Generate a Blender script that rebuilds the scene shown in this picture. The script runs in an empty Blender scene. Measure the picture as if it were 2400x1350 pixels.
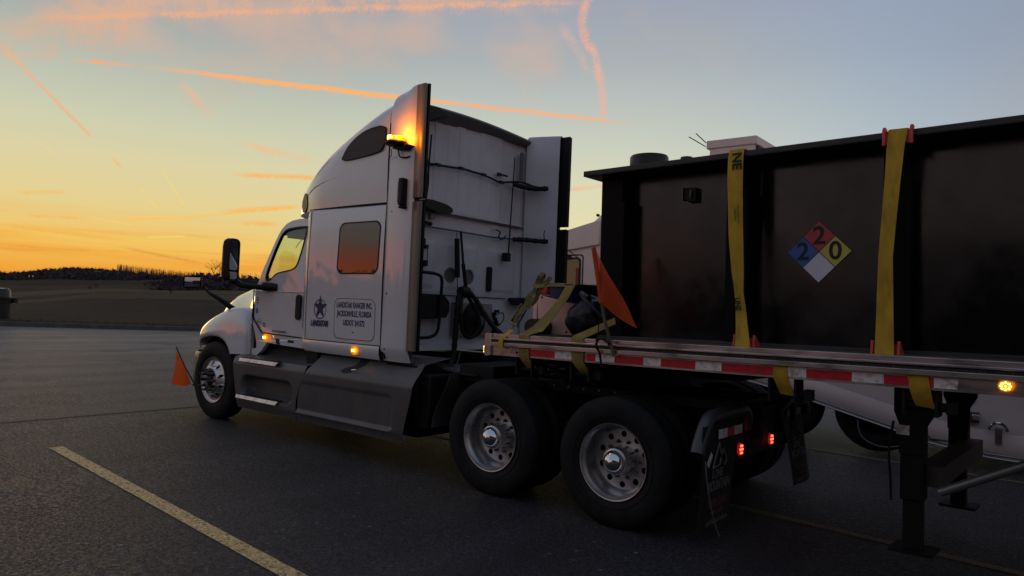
import bpy, math, random
from mathutils import Vector, Matrix, noise as mnoise
from mathutils.geometry import tessellate_polygon
rnd = random.Random(7)
R = math.radians
sc = bpy.context.scene
COL = sc.collection

# ------------------------------------------------------------ camera
cam_d = bpy.data.cameras.new('Camera')
cam_d.sensor_width = 36.0
cam_d.lens = 1689.79 / 2400 * 36
cam_d.clip_start = 0.1
cam_d.clip_end = 6000
cam = bpy.data.objects.new('Camera', cam_d)
COL.objects.link(cam)
cam.matrix_world = Matrix(((0.78190815, -0.01401533, 0.62323609, 0), (0.62202958, -0.04855993, -0.78148649, 0),
                           (0.0412171, 0.99872194, -0.02925145, 1.65), (0, 0, 0, 1)))
sc.camera = cam
sc.view_settings.view_transform = 'Standard'
sc.view_settings.look = 'None'
sc.view_settings.exposure = 0.0
sc.view_settings.gamma = 1.0

# ------------------------------------------------------------ sky (world)
def lin(c):
    return tuple(((v / 255) / 12.92 if v / 255 <= .04045 else ((v / 255 + .055) / 1.055) ** 2.4) for v in c) + (1,)
world = bpy.data.worlds.new('World'); sc.world = world; world.use_nodes = True
nt = world.node_tree; nt.nodes.clear()
def N(t, tree=None, **k):
    n = (tree or nt).nodes.new(t)
    for a, b in k.items(): setattr(n, a, b)
    return n
def ma(op, a, b=None, c=None, clamp=False):
    n = N('ShaderNodeMath', operation=op); n.use_clamp = clamp
    for i, v in enumerate((a, b, c)):
        if v is None: continue
        if isinstance(v, (int, float)): n.inputs[i].default_value = v
        else: nt.links.new(v, n.inputs[i])
    return n.outputs[0]
def dotv(a, v):
    n = N('ShaderNodeVectorMath', operation='DOT_PRODUCT'); nt.links.new(a, n.inputs[0]); n.inputs[1].default_value = v
    return n.outputs['Value']
def sstep(x, e0, e1, inv=False):
    n = N('ShaderNodeMapRange', interpolation_type='SMOOTHSTEP')
    nt.links.new(x, n.inputs[0]); n.inputs[1].default_value = e0; n.inputs[2].default_value = e1
    n.inputs[3].default_value = 1 if inv else 0; n.inputs[4].default_value = 0 if inv else 1
    return n.outputs[0]
def ramp(x, stops):
    n = N('ShaderNodeValToRGB'); nt.links.new(x, n.inputs[0]); e = n.color_ramp.elements
    while len(e) < len(stops): e.new(.5)
    for el, (p, c) in zip(e, stops): el.position = p; el.color = lin(c)
    return n.outputs[0]
def mixc(f, a, b, bt='MIX'):
    n = N('ShaderNodeMix', data_type='RGBA', blend_type=bt)
    if isinstance(f, (int, float)): n.inputs[0].default_value = f
    else: nt.links.new(f, n.inputs[0])
    for i, v in ((6, a), (7, b)):
        if isinstance(v, tuple): n.inputs[i].default_value = v
        else: nt.links.new(v, n.inputs[i])
    return n.outputs[2]
def wnoise(vec, scale, detail=3, rough=.5, stretch=None):
    if stretch:
        v = N('ShaderNodeVectorMath', operation='MULTIPLY'); nt.links.new(vec, v.inputs[0]); v.inputs[1].default_value = stretch; vec = v.outputs[0]
    n = N('ShaderNodeTexNoise'); nt.links.new(vec, n.inputs['Vector']); n.inputs['Scale'].default_value = scale
    n.inputs['Detail'].default_value = detail; n.inputs['Roughness'].default_value = rough
    return n.outputs[0]
tc = N('ShaderNodeTexCoord')
nm = N('ShaderNodeVectorMath', operation='NORMALIZE'); nt.links.new(tc.outputs['Generated'], nm.inputs[0])
D = nm.outputs[0]
sx = N('ShaderNodeSeparateXYZ'); nt.links.new(D, sx.inputs[0])
Z = sx.outputs[2]
hor = ma('SQRT', ma('SUBTRACT', 1.0, ma('MULTIPLY', Z, Z)))
SAZ = (-0.967, 0.255, 0.0)
cs = ma('DIVIDE', dotv(D, SAZ), ma('MAXIMUM', hor, .02))
sunward = ramp(Z, [(0, (224, 140, 58)), (.025, (242, 166, 58)), (.062, (243, 196, 96)), (.105, (230, 208, 142)), (.16, (221, 210, 164)),
                   (.21, (205, 206, 177)), (.27, (184, 190, 177)), (.33, (163, 170, 170)), (.45, (140, 152, 168)), (1, (86, 104, 138))])
side = ramp(Z, [(0, (238, 196, 122)), (.05, (238, 212, 148)), (.11, (231, 220, 172)), (.17, (219, 217, 184)), (.22, (203, 207, 190)),
                (.28, (186, 192, 188)), (.33, (171, 177, 180)), (.4, (158, 164, 178)), (.55, (134, 146, 172)), (1, (86, 104, 138))])
east = ramp(Z, [(0, (214, 210, 190)), (.08, (205, 209, 202)), (.16, (188, 199, 206)), (.24, (169, 185, 197)), (.32, (154, 169, 189)), (.45, (140, 154, 184)), (1, (86, 104, 138))])
anti = ramp(Z, [(0, (122, 106, 106)), (.04, (152, 132, 130)), (.09, (168, 144, 140)), (.16, (172, 150, 148)), (.24, (158, 148, 150)), (.34, (138, 142, 150)), (.6, (128, 138, 152)), (1, (108, 134, 168))])
c1 = mixc(sstep(cs, .985, .82), sunward, side)
c2 = mixc(sstep(cs, .72, .34), c1, east)
left = ramp(Z, [(0, (255, 143, 76)), (.035, (255, 136, 76)), (.062, (248, 129, 90)), (.085, (215, 141, 115)), (.105, (180, 162, 148)), (.16, (184, 178, 175)), (.3, (172, 172, 182)), (.5, (150, 158, 180)), (1, (102, 122, 160))])
lf = dotv(D, (-0.255, -0.967, 0.0))
c3 = mixc(ma('MULTIPLY', sstep(lf, .12, .42), sstep(cs, .97, .80)), c2, left)
sky = mixc(sstep(cs, .52, .0), c3, anti)
# low orange streaks near the sunset
st = wnoise(D, 3.0, 4, .55, (1, 1, 26))
stm = ma('MULTIPLY', ma('MULTIPLY', sstep(st, .44, .7), sstep(Z, .115, .045, False)), sstep(cs, .7, .93))
sky = mixc(ma('MULTIPLY', stm, .75), sky, lin((242, 160, 54)))
st2 = wnoise(D, 5.0, 3, .5, (1, 1, 40))
stm2 = ma('MULTIPLY', ma('MULTIPLY', sstep(st2, .55, .8), sstep(Z, .09, .04)), sstep(cs, .8, .95))
sky = mixc(ma('MULTIPLY', stm2, .45), sky, lin((214, 138, 66)))
# thin pink cirrus high up
ci = wnoise(D, 4.2, 4, .5, (1, 1, 1.6))
cim = ma('MULTIPLY', ma('MULTIPLY', sstep(ci, .48, .68), sstep(Z, .16, .27)), sstep(cs, .58, .72))
sky = mixc(ma('MULTIPLY', cim, .65), sky, lin((214, 178, 158)))
nf1 = wnoise(D, 22, 3, .5); nf2 = wnoise(D, 260, 4, .7); nf3 = wnoise(D, 34, 3, .55)
def contrail(a, b, w, col, k=.9, mid=None, wob=.0, puff=.5, lo=.0, feather=1.6, taper=.25):
    global sky
    a, b = Vector(a).normalized(), Vector(b).normalized()
    n = a.cross(b).normalized(); t = (b - a).normalized(); m = (a + b) / 2; hl = (b - a).length / 2
    if n.z < 0: n = -n
    kk = Vector(mid).normalized().dot(n) if mid else 0.0
    u = ma('DIVIDE', ma('SUBTRACT', dotv(D, t), m.dot(t)), hl)
    d = dotv(D, n)
    if kk: d = ma('SUBTRACT', d, ma('MULTIPLY', kk, ma('SUBTRACT', 1.0, ma('MULTIPLY', u, u))))
    if wob: d = ma('ADD', d, ma('MULTIPLY', ma('SUBTRACT', nf1, .5), wob))
    d = ma('ADD', d, ma('MULTIPLY', ma('SUBTRACT', nf2, .5), w * feather))
    line = sstep(ma('ABSOLUTE', d), w * .1, w * 1.15, True)
    ends = sstep(ma('ABSOLUTE', u), 1 - taper, 1.0, True)
    front = sstep(dotv(D, m), 0.5, .6)
    br = ma('ADD', 1 - puff, ma('MULTIPLY', puff, sstep(nf3, .36, .56)))
    tex = ma('ADD', .55, ma('MULTIPLY', .45, sstep(nf2, .36, .58)))
    msk = ma('MULTIPLY', ma('MULTIPLY', ma('MULTIPLY', line, ends), ma('MULTIPLY', ma('MULTIPLY', br, tex), front)), k, clamp=True)
    sky = mixc(msk, sky, lin(col))
PE = (250, 172, 112); OR = (255, 180, 98); PK = (238, 176, 150); YE = (250, 214, 120)
contrail((-0.9228, 0.2506, 0.2990), (-0.4952, 0.7718, 0.4040), .024, (221, 176, 150), .75, mid=(-.77, .52, .372), wob=.02, puff=.7, feather=.9)
contrail((-0.9228, 0.2506, 0.2900), (-0.4952, 0.7718, 0.3985), .0045, (240, 176, 136), .85, mid=(-.7741, .521, .3610), wob=.012, puff=.55)
contrail((-0.94, 0.236, 0.262), (-0.86, 0.38, .325), .03, (226, 176, 142), .6, wob=.03, puff=.6, feather=1.2)
contrail((-0.8900, 0.3670, 0.2697), (-0.4600, 0.8500, 0.2520), .0034, (255, 176, 116), 1.0, mid=(-.7219, .635, .2748), wob=.004, puff=.1, taper=.3)
contrail((-0.8600, 0.430, 0.2712), (-0.66, 0.70, 0.2715), .0046, OR, .85, mid=(-.775, .565, .2745), wob=.004, puff=.1, taper=.5)
contrail((-0.9120, 0.3140, 0.2630), (-0.8850, 0.380, 0.2700), .0016, PE, .7, wob=.002, puff=.8, taper=.3)
contrail((-0.9326, 0.255, 0.2660), (-0.9193, 0.3497, 0.1800), .0026, (242, 178, 130), .85, wob=.004, puff=.125, feather=1.0, taper=.15)
contrail((-0.4930, 0.7640, 0.4160), (-0.5100, 0.7900, 0.3380), .0085, (240, 174, 150), .85, mid=(-.5183, .7739, .3660), wob=.008, puff=.25, taper=.15)
contrail((-0.5120, 0.7800, 0.3560), (-0.5120, 0.8250, 0.2500), .0075, (238, 178, 154), .8, mid=(-.5065, .8000, .3180), wob=.008, puff=.3, taper=.35)
contrail((-0.5407, 0.7527, 0.3800), (-0.5160, 0.7980, 0.3080), .008, (222, 182, 166), .6, wob=.014, puff=.6, taper=.6)
contrail((-0.8617, 0.4827, 0.1567), (-0.7700, 0.617, 0.1650), .0042, (250, 182, 98), .95, wob=.002, puff=.0, taper=.5)
contrail((-0.9245, 0.3712, 0.0864), (-0.8147, 0.5665, 0.1240), .0022, (252, 196, 92), .9, mid=(-.872, .478, .1045), wob=.004, puff=.12, feather=1.0)
contrail((-0.8700, 0.4810, 0.1080), (-0.8100, 0.5730, 0.1260), .0042, (250, 184, 90), .85, wob=.004, puff=.12, taper=.5)
contrail((-0.9242, 0.3775, 0.0575), (-0.8750, 0.4820, 0.0400), .0026, (206, 138, 70), .5, wob=.004, puff=.3, taper=.6)
contrail((-0.9326, 0.2554, 0.2548), (-0.9150, 0.3030, 0.2640), .0018, PE, .6, wob=.002)
contrail((-0.5700, 0.8050, 0.1640), (-0.4900, 0.8550, 0.1790), .004, (244, 188, 140), .75, wob=.006, taper=.4)
contrail((-0.9155, 0.3682, 0.1621), (-0.9126, 0.3798, 0.1510), .0022, OR, .7)
contrail((-0.8951, 0.4173, 0.1567), (-0.8871, 0.4482, 0.1103), .0013, YE, .8, feather=.6)
contrail((-0.9077, 0.3988, 0.1309), (-0.9012, 0.4204, 0.1057), .0013, YE, .8, feather=.6)
contrail((-0.9534, 0.2815, 0.1093), (-0.9354, 0.3339, 0.1161), .003, (246, 190, 100), .7, taper=.5)
contrail((-0.9092, 0.4105, 0.0699), (-0.8881, 0.4534, 0.0748), .0013, YE, .8, feather=.5)
contrail((-0.8600, 0.500, 0.0965), (-0.8300, 0.549, 0.0990), .0042, (248, 182, 88), .8, taper=.6)
contrail((-0.8524, 0.4837, 0.1986), (-0.7900, 0.585, 0.1820), .006, (240, 190, 148), .8, wob=.008, taper=.5)
contrail((-0.9051, 0.3327, 0.2655), (-0.8889, 0.3705, 0.2690), .0026, PE, .95, wob=.003, taper=.3)
contrail((-0.8700, 0.4200, 0.2620), (-0.8567, 0.4678, 0.2174), .0065, (234, 184, 150), .85, wob=.012, taper=.6)
contrail((-0.9600, 0.2500, 0.0720), (-0.9100, 0.400, 0.0640), .0028, (246, 170, 70), .6, wob=.004, taper=.4)
contrail((-0.9480, 0.2900, 0.0840), (-0.9250, 0.355, 0.0860), .0024, (248, 178, 84), .7, wob=.003, taper=.5)
contrail((-0.9300, 0.3500, 0.0900), (-0.9100, 0.4000, 0.0820), .0009, YE, .7, feather=.5)
contrail((-0.9420, 0.3000, 0.1700), (-0.9360, 0.3230, 0.1530), .0010, YE, .5, feather=.5)
contrail((-0.9620, 0.2600, 0.0480), (-0.9150, 0.4000, 0.0500), .0022, (236, 150, 58), .6, wob=.003, taper=.6)
contrail((-0.9200, 0.3780, 0.0930), (-0.8850, 0.4550, 0.0990), .0012, (252, 206, 110), .6, wob=.002, taper=.5)
# earth side of the dome: dim ground tone
sky = mixc(sstep(Z, -.03, -.005), lin((24, 21, 19)), sky)
bg = N('ShaderNodeBackground'); nt.links.new(sky, bg.inputs[0]); bg.inputs[1].default_value = 1.0
wo = N('ShaderNodeOutputWorld'); nt.links.new(bg.outputs[0], wo.inputs[0])

# the sun has just gone: a very weak, soft, warm last light from the left horizon
sl = bpy.data.lights.new('Sun', 'SUN'); sl.energy = 0.12; sl.angle = R(12); sl.color = (1, .62, .32)
so = bpy.data.objects.new('Sun', sl); COL.objects.link(so)
so.rotation_euler = Vector((-0.955, 0.285, 0.05)).to_track_quat('Z', 'Y').to_euler()

# ------------------------------------------------------------ helpers
def xf(o): return Matrix.Identity(4)
class MB:
    def __init__(s): s.v = []; s.f = []; s.m = []; s.cur = 0
    def add(s, vs, fs):
        b = len(s.v); s.v += [Vector(p) for p in vs]
        for f in fs: s.f.append([b + i for i in f]); s.m.append(s.cur)
        return s
    def box(s, x0, x1, y0, y1, z0, z1, M=None):
        v = [(x, y, z) for x in (x0, x1) for y in (y0, y1) for z in (z0, z1)]
        if M: v = [M @ Vector(p) for p in v]
        return s.add(v, [(0, 1, 3, 2), (4, 6, 7, 5), (0, 4, 5, 1), (2, 3, 7, 6), (0, 2, 6, 4), (1, 5, 7, 3)])
    def prism(s, poly, fn, a, b):
        """poly 2D, fn(u,v,w)->xyz, between w=a and w=b"""
        return s.plate(poly, [], fn, a, b)
    def plate(s, outer, holes, fn, a, b):
        loops = [[Vector((p[0], p[1], 0)) for p in l] for l in [outer] + holes]
        flat = [p for l in loops for p in l]
        tris = tessellate_polygon(loops)
        n = len(flat)
        vs = [fn(p.x, p.y, a) for p in flat] + [fn(p.x, p.y, b) for p in flat]
        fs = [tuple(t) for t in tris] + [tuple(i + n for i in reversed(t)) for t in tris]
        o = 0
        for l in loops:
            k = len(l)
            for i in range(k): j = (i + 1) % k; fs.append((o + i, o + j, o + j + n, o + i + n))
            o += k
        return s.add(vs, fs)
    def grid(s, rows, close=False):
        nr, ncol = len(rows), len(rows[0]); vs = [p for r in rows for p in r]; fs = []
        for i in range(nr - 1):
            for j in range(ncol - (0 if close else 1)):
                k = (j + 1) % ncol
                fs.append((i * ncol + j, i * ncol + k, (i + 1) * ncol + k, (i + 1) * ncol + j))
        return s.add(vs, fs)
    def tube(s, pts, r, n=8, cap=True):
        pts = [Vector(p) for p in pts]; rs = r if isinstance(r, (list, tuple)) else [r] * len(pts)
        rings = []; up = None
        for i, p in enumerate(pts):
            t = (pts[min(i + 1, len(pts) - 1)] - pts[max(i - 1, 0)]).normalized()
            if up is None: up = Vector((0, 0, 1)) if abs(t.z) < .9 else Vector((1, 0, 0))
            a = t.cross(up).normalized(); up = a.cross(t).normalized()
            rings.append([p + (a * math.cos(2 * math.pi * k / n) + up * math.sin(2 * math.pi * k / n)) * rs[i] for k in range(n)])
        b = len(s.v); s.grid(rings, True)
        if cap:
            m = len(rings)
            s.f.append([b + k for k in range(n)][::-1]); s.m.append(s.cur)
            s.f.append([b + (m - 1) * n + k for k in range(n)]); s.m.append(s.cur)
        return s
    def lathe(s, prof, fn, n=48, a0=0, a1=2 * math.pi):
        """prof [(r,a)], fn(cx,cz,a) -> xyz"""
        full = abs(a1 - a0 - 2 * math.pi) < 1e-6; k = n if full else n + 1
        rows = [[fn(r * math.cos(a0 + (a1 - a0) * i / n), r * math.sin(a0 + (a1 - a0) * i / n), a) for i in range(k)] for r, a in prof]
        return s.grid(rows, full)
    def ribbon(s, cs, ws, th=.004):
        """centre line cs, half width vectors ws"""
        cs = [Vector(c) for c in cs]; ws = [Vector(w) for w in ws]
        rows = []
        for i, c in enumerate(cs):
            t = (cs[min(i + 1, len(cs) - 1)] - cs[max(i - 1, 0)]).normalized()
            nn = t.cross(ws[i]).normalized() * th / 2
            rows.append([c - ws[i] - nn, c + ws[i] - nn, c + ws[i] + nn, c - ws[i] + nn])
        s.grid(rows, True); b = len(s.v) - 4 * len(rows); e = len(s.v) - 4
        s.f.append([b, b + 1, b + 2, b + 3]); s.m.append(s.cur); s.f.append([e + 3, e + 2, e + 1, e]); s.m.append(s.cur)
        return s
    def build(s, name, mat, parent=None, smooth=40, bevel=0, sub=0, label=None, local=False, recalc=True):
        me = bpy.data.meshes.new(name)
        inv = Matrix.Identity(4)
        if parent is not None and not local: inv = WM[parent.name].inverted()
        me.from_pydata([inv @ p for p in s.v], [], s.f); me.update()
        mats = mat if isinstance(mat, (list, tuple)) else [mat]
        for m_ in mats: me.materials.append(m_)
        if len(mats) > 1: me.polygons.foreach_set('material_index', s.m)
        if recalc:
            import bmesh
            bm = bmesh.new(); bm.from_mesh(me); bmesh.ops.recalc_face_normals(bm, faces=bm.faces); bm.to_mesh(me); bm.free()
        if smooth:
            me.shade_smooth(); me.set_sharp_from_angle(angle=R(smooth))
        o = bpy.data.objects.new(name, me); COL.objects.link(o)
        if parent is not None: o.parent = parent; WM[o.name] = WM[parent.name] if True else None
        else: WM[o.name] = Matrix.Identity(4)
        if bevel:
            b = o.modifiers.new('b', 'BEVEL'); b.width = bevel; b.segments = 2; b.limit_method = 'ANGLE'; b.angle_limit = R(50)
        if sub:
            q = o.modifiers.new('s', 'SUBSURF'); q.levels = sub; q.render_levels = sub
        if label: o['label'] = label
        return o
WM = {}
def thing(name, label, cat, M=None, group=None):
    o = bpy.data.objects.new(name, None); COL.objects.link(o); M = M or Matrix.Identity(4)
    o.matrix_world = M; WM[o.name] = M.copy(); o['label'] = label; o['category'] = cat; o.empty_display_size = .1
    if group: o['group'] = group
    return o
def tag(o, label=None, cat=None, group=None, kind=None):
    if label: o['label'] = label
    if cat: o['category'] = cat
    if group: o['group'] = group
    if kind: o['kind'] = kind
    return o
def copy_tree(o, parent=None):
    c = o.copy(); COL.objects.link(c); WM[c.name] = WM[o.name]
    if parent is not None: c.parent = parent
    for ch in list(o.children): copy_tree(ch, c)
    return c
def T(x, y, z): return Matrix.Translation((x, y, z))
def text_mesh(mb, body, size, fn, bold=0, ext=.0015, xs=1.0, shear=0, align='CENTER', spacing=1.0, w0=0):
    """writes body into mb; fn(u,v,w)->xyz, (u right, v up, w out)"""
    cu = bpy.data.curves.new('t', 'FONT'); cu.body = body; cu.size = size; cu.align_x = align; cu.align_y = 'CENTER'
    cu.offset = bold; cu.extrude = ext; cu.shear = shear; cu.space_character = spacing; cu.resolution_u = 4
    ob = bpy.data.objects.new('t', cu); COL.objects.link(ob)
    dg = bpy.context.evaluated_depsgraph_get(); me = bpy.data.meshes.new_from_object(ob.evaluated_get(dg))
    mb.add([fn(v.co.x * xs, v.co.y, v.co.z + ext + w0) for v in me.vertices], [tuple(p.vertices) for p in me.polygons])
    bpy.data.objects.remove(ob); bpy.data.curves.remove(cu); bpy.data.meshes.remove(me)
def rrect(x0, x1, z0, z1, r, n=5, sk=0):
    out = []
    for cx, cz, a in ((x1 - r, z1 - r, 0), (x0 + r, z1 - r, 90), (x0 + r, z0 + r, 180), (x1 - r, z0 + r, 270)):
        for i in range(n + 1):
            t = R(a + 90 * i / n); x = cx + r * math.cos(t); z = cz + r * math.sin(t); out.append((x + sk * (z - z0), z))
    return out
def smooth_poly(p, it=2):
    for _ in range(it):
        q = []
        for i in range(len(p)):
            a, b = p[i], p[(i + 1) % len(p)]
            q += [(a[0] * .75 + b[0] * .25, a[1] * .75 + b[1] * .25), (a[0] * .25 + b[0] * .75, a[1] * .25 + b[1] * .75)]
        p = q
    return p
def lerp(a, b, t): return a + (b - a) * t
def interp(tab, x):
    if x <= tab[0][0]: return tab[0][1]
    for (a, va), (b, vb) in zip(tab, tab[1:]):
        if x <= b:
            t = (x - a) / (b - a)
            return lerp(va, vb, t)
    return tab[-1][1]
def ss(a, b, x):
    t = min(1, max(0, (x - a) / (b - a))); return t * t * (3 - 2 * t)
def catmull(pts, n=6):
    out = []; P = [Vector(p) for p in pts]
    for i in range(len(P) - 1):
        p0, p1, p2, p3 = P[max(i - 1, 0)], P[i], P[i + 1], P[min(i + 2, len(P) - 1)]
        for k in range(n):
            t = k / n
            out.append(.5 * ((2 * p1) + (p2 - p0) * t + (2 * p0 - 5 * p1 + 4 * p2 - p3) * t * t + (3 * p1 - p0 - 3 * p2 + p3) * t ** 3))
    return out + [P[-1]]

# ------------------------------------------------------------ materials
def mat(name, col, rough=.5, metal=0, nscale=0, namt=0, bump=0, bscale=40, coat=0, coatr=.1, spec=.5, emit=None, estr=0, rvar=0, dirt=None, dscale=3, damt=.4, stretch=None, alpha=1, trans=0):
    m = bpy.data.materials.new(name); m.use_nodes = True; t = m.node_tree; b = t.nodes['Principled BSDF']
    c = tuple(col) + (1,) if len(col) == 3 else col
    b.inputs['Base Color'].default_value = c; b.inputs['Roughness'].default_value = rough; b.inputs['Metallic'].default_value = metal
    b.inputs['Coat Weight'].default_value = coat; b.inputs['Coat Roughness'].default_value = coatr; b.inputs['Specular IOR Level'].default_value = spec
    b.inputs['Transmission Weight'].default_value = trans
    if emit: b.inputs['Emission Color'].default_value = tuple(emit) + (1,); b.inputs['Emission Strength'].default_value = estr
    co = t.nodes.new('ShaderNodeTexCoord'); vec = co.outputs['Object']
    if stretch:
        mp = t.nodes.new('ShaderNodeMapping'); mp.inputs['Scale'].default_value = stretch; t.links.new(vec, mp.inputs[0]); vec = mp.outputs[0]
    def noi(s, d=4):
        n = t.nodes.new('ShaderNodeTexNoise'); n.inputs['Scale'].default_value = s; n.inputs['Detail'].default_value = d; t.links.new(vec, n.inputs['Vector']); return n.outputs[0]
    last = None
    if nscale:
        mr = t.nodes.new('ShaderNodeMapRange'); t.links.new(noi(nscale), mr.inputs[0]); mr.inputs[1].default_value = .3; mr.inputs[2].default_value = .7
        mr.inputs[3].default_value = 1 - namt; mr.inputs[4].default_value = 1 + namt
        mx = t.nodes.new('ShaderNodeMix'); mx.data_type = 'RGBA'; mx.blend_type = 'MULTIPLY'; mx.inputs[0].default_value = 1; mx.inputs[6].default_value = c
        t.links.new(mr.outputs[0], mx.inputs[7]); last = mx.outputs[2]
        if rvar:
            m2 = t.nodes.new('ShaderNodeMapRange'); t.links.new(noi(nscale * 1.7), m2.inputs[0]); m2.inputs[1].default_value = .3; m2.inputs[2].default_value = .7
            m2.inputs[3].default_value = max(0, rough - rvar); m2.inputs[4].default_value = min(1, rough + rvar); t.links.new(m2.outputs[0], b.inputs['Roughness'])
    if dirt:
        mr = t.nodes.new('ShaderNodeMapRange'); t.links.new(noi(dscale, 6), mr.inputs[0]); mr.inputs[1].default_value = .48; mr.inputs[2].default_value = .72
        mr.inputs[3].default_value = 0; mr.inputs[4].default_value = damt
        mx = t.nodes.new('ShaderNodeMix'); mx.data_type = 'RGBA'; t.links.new(mr.outputs[0], mx.inputs[0]); mx.inputs[7].default_value = tuple(dirt) + (1,)
        if last: t.links.new(last, mx.inputs[6])
        else: mx.inputs[6].default_value = c
        last = mx.outputs[2]
    if last: t.links.new(last, b.inputs['Base Color'])
    if bump:
        bp = t.nodes.new('ShaderNodeBump'); bp.inputs['Strength'].default_value = bump; bp.inputs['Distance'].default_value = .02
        t.links.new(noi(bscale), bp.inputs['Height']); t.links.new(bp.outputs[0], b.inputs['Normal'])
    return m
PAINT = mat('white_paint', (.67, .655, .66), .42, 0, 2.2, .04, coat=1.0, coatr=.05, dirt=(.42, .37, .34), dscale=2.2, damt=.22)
PAINTB = mat('shaded_white_paint', (.54, .54, .58), .55, 0, 3, .05, dirt=(.34, .32, .32), dscale=1.6, damt=.55, spec=.3)  # white paint darkened to carry the shade on the back, plus real grime
PLAST = mat('grey_skirt_plastic', (.088, .083, .081), .34, 0, 3, .12, bump=.05, bscale=90, spec=.45, rvar=.08, dirt=(.14, .125, .11), dscale=2.5, damt=.4)
BLK = mat('black_plastic', (.007, .007, .008), .5, 0, 6, .2, spec=.25)
BLKM = mat('black_chassis', (.006, .006, .007), .65, 0, 6, .3, dirt=(.016, .014, .013), dscale=5, damt=.5, spec=.25)
RUB = mat('tyre_rubber', (.009, .009, .010), .7, 0, 8, .25, bump=.1, bscale=60, dirt=(.03, .026, .022), dscale=6, damt=.35, spec=.25)
HOSE = mat('black_hose', (.007, .007, .007), .55, 0, 20, .3, spec=.25)
ALU = mat('brushed_aluminium', (.58, .56, .56), .34, 1.0, 5, .10, rvar=.12, dirt=(.20, .18, .17), dscale=5, damt=.45)
CHR = mat('chrome', (.72, .72, .73), .06, 1, 8, .08)
STEEL = mat('dark_steel', (.12, .12, .125), .4, .8, 8, .2)
TRIM = mat('tan_sheen_rubber', (.17, .145, .12), .42, .2, 3, .1, spec=.5)  # black rubber edge with its tan sheen put into the colour
EDGEB = mat('black_edge_rubber', (.006, .006, .007), .6, 0, 9, .2, spec=.2)
GLASSD = mat('dark_window_glass', (.010, .011, .013), .03, 0, spec=.9, coat=.5, coatr=.01)
def glass(name, tint, mixf=.12):
    m = bpy.data.materials.new(name); m.use_nodes = True; t = m.node_tree; t.nodes.clear()
    tr = t.nodes.new('ShaderNodeBsdfTransparent'); tr.inputs[0].default_value = tint + (1,)
    gl = t.nodes.new('ShaderNodeBsdfGlossy'); gl.inputs['Roughness'].default_value = .02
    n1 = t.nodes.new('ShaderNodeTexNoise'); n1.inputs['Scale'].default_value = 5
    mx = t.nodes.new('ShaderNodeMixShader'); mx.inputs[0].default_value = mixf; o = t.nodes.new('ShaderNodeOutputMaterial')
    mr = t.nodes.new('ShaderNodeMapRange'); mr.inputs[3].default_value = mixf * .8; mr.inputs[4].default_value = mixf * 1.2
    t.links.new(n1.outputs[0], mr.inputs[0]); t.links.new(mr.outputs[0], mx.inputs[0])
    t.links.new(tr.outputs[0], mx.inputs[1]); t.links.new(gl.outputs[0], mx.inputs[2]); t.links.new(mx.outputs[0], o.inputs[0])
    return m
GLASS = glass('green_cab_glass', (.84, .96, .86), .09)
GLASSN = glass('neighbour_cab_glass', (.19, .22, .24), .06)
MIRR = mat('mirror_glass', (.42, .43, .46), .015, 1, 3, .05)
TANK = mat('black_steel_paint', (.0045, .004, .0045), .16, 0, 1.2, .2, bump=.015, bscale=1.3, spec=.5, rvar=.04)
_t = TANK.node_tree; _b = _t.nodes['Principled BSDF']; _n = _t.nodes.new('ShaderNodeTexNoise'); _n.inputs['Scale'].default_value = 2.2; _n.inputs['Detail'].default_value = 7; _n.inputs['Roughness'].default_value = .65
_m = _t.nodes.new('ShaderNodeMapRange'); _m.inputs[1].default_value = .38; _m.inputs[2].default_value = .68; _m.inputs[3].default_value = .12; _m.inputs[4].default_value = .30
_t.links.new([q for q in _t.nodes if q.type == 'TEX_COORD'][0].outputs['Object'], _n.inputs['Vector']); _t.links.new(_n.outputs[0], _m.inputs[0]); _t.links.new(_m.outputs[0], _b.inputs['Roughness'])
TANKR = mat('satin_black_rib', (.0025, .0025, .004), .6, 0, 3, .2, spec=.12)
TANKF = mat('black_flange_paint', (.020, .016, .017), .5, 0, 3, .2, dirt=(.05, .042, .038), dscale=6, damt=.5)
RAIL = mat('worn_aluminium_rail', (.56, .48, .46), .30, .92, 6, .14, dirt=(.06, .05, .045), dscale=9, damt=.75, stretch=(.5, 1, 1.6))
RAILD = mat('rail_slot_dark', (.012, .013, .013), .6, 0, 20, .5, dirt=(.10, .11, .10), dscale=60, damt=.6)
WOOD = mat('deck_boards', (.10, .075, .055), .8, 0, 5, .3, stretch=(1, 8, 1))
RED = mat('red_reflective_tape', (.60, .015, .03), .3, 0, 30, .12, dirt=(.05, .03, .03), dscale=24, damt=.45)
WHT = mat('white_reflective_tape', (.82, .74, .72), .35, 0, 25, .12, dirt=(.07, .06, .055), dscale=22, damt=.75)
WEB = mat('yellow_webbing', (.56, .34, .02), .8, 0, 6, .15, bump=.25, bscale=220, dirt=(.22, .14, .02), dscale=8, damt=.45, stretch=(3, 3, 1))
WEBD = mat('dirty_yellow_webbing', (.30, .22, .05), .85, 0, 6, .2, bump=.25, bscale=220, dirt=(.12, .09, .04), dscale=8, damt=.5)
INK = mat('black_ink', (.015, .012, .012), .7)
INKN = mat('navy_ink', (.008, .012, .075), .5)
INKG = mat('dark_grey_ink', (.05, .05, .055), .6)
INKL = mat('faint_grey_ink', (.30, .29, .29), .6)
CPRO = mat('red_corner_protector', (.55, .055, .04), .5, 0, 9, .15)
FLAG = mat('orange_mesh_fabric', (.80, .12, .02), .8, 0, 7, .1)
_t = FLAG.node_tree; _b = _t.nodes['Principled BSDF']; _o = [n for n in _t.nodes if n.type == 'OUTPUT_MATERIAL'][0]
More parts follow.
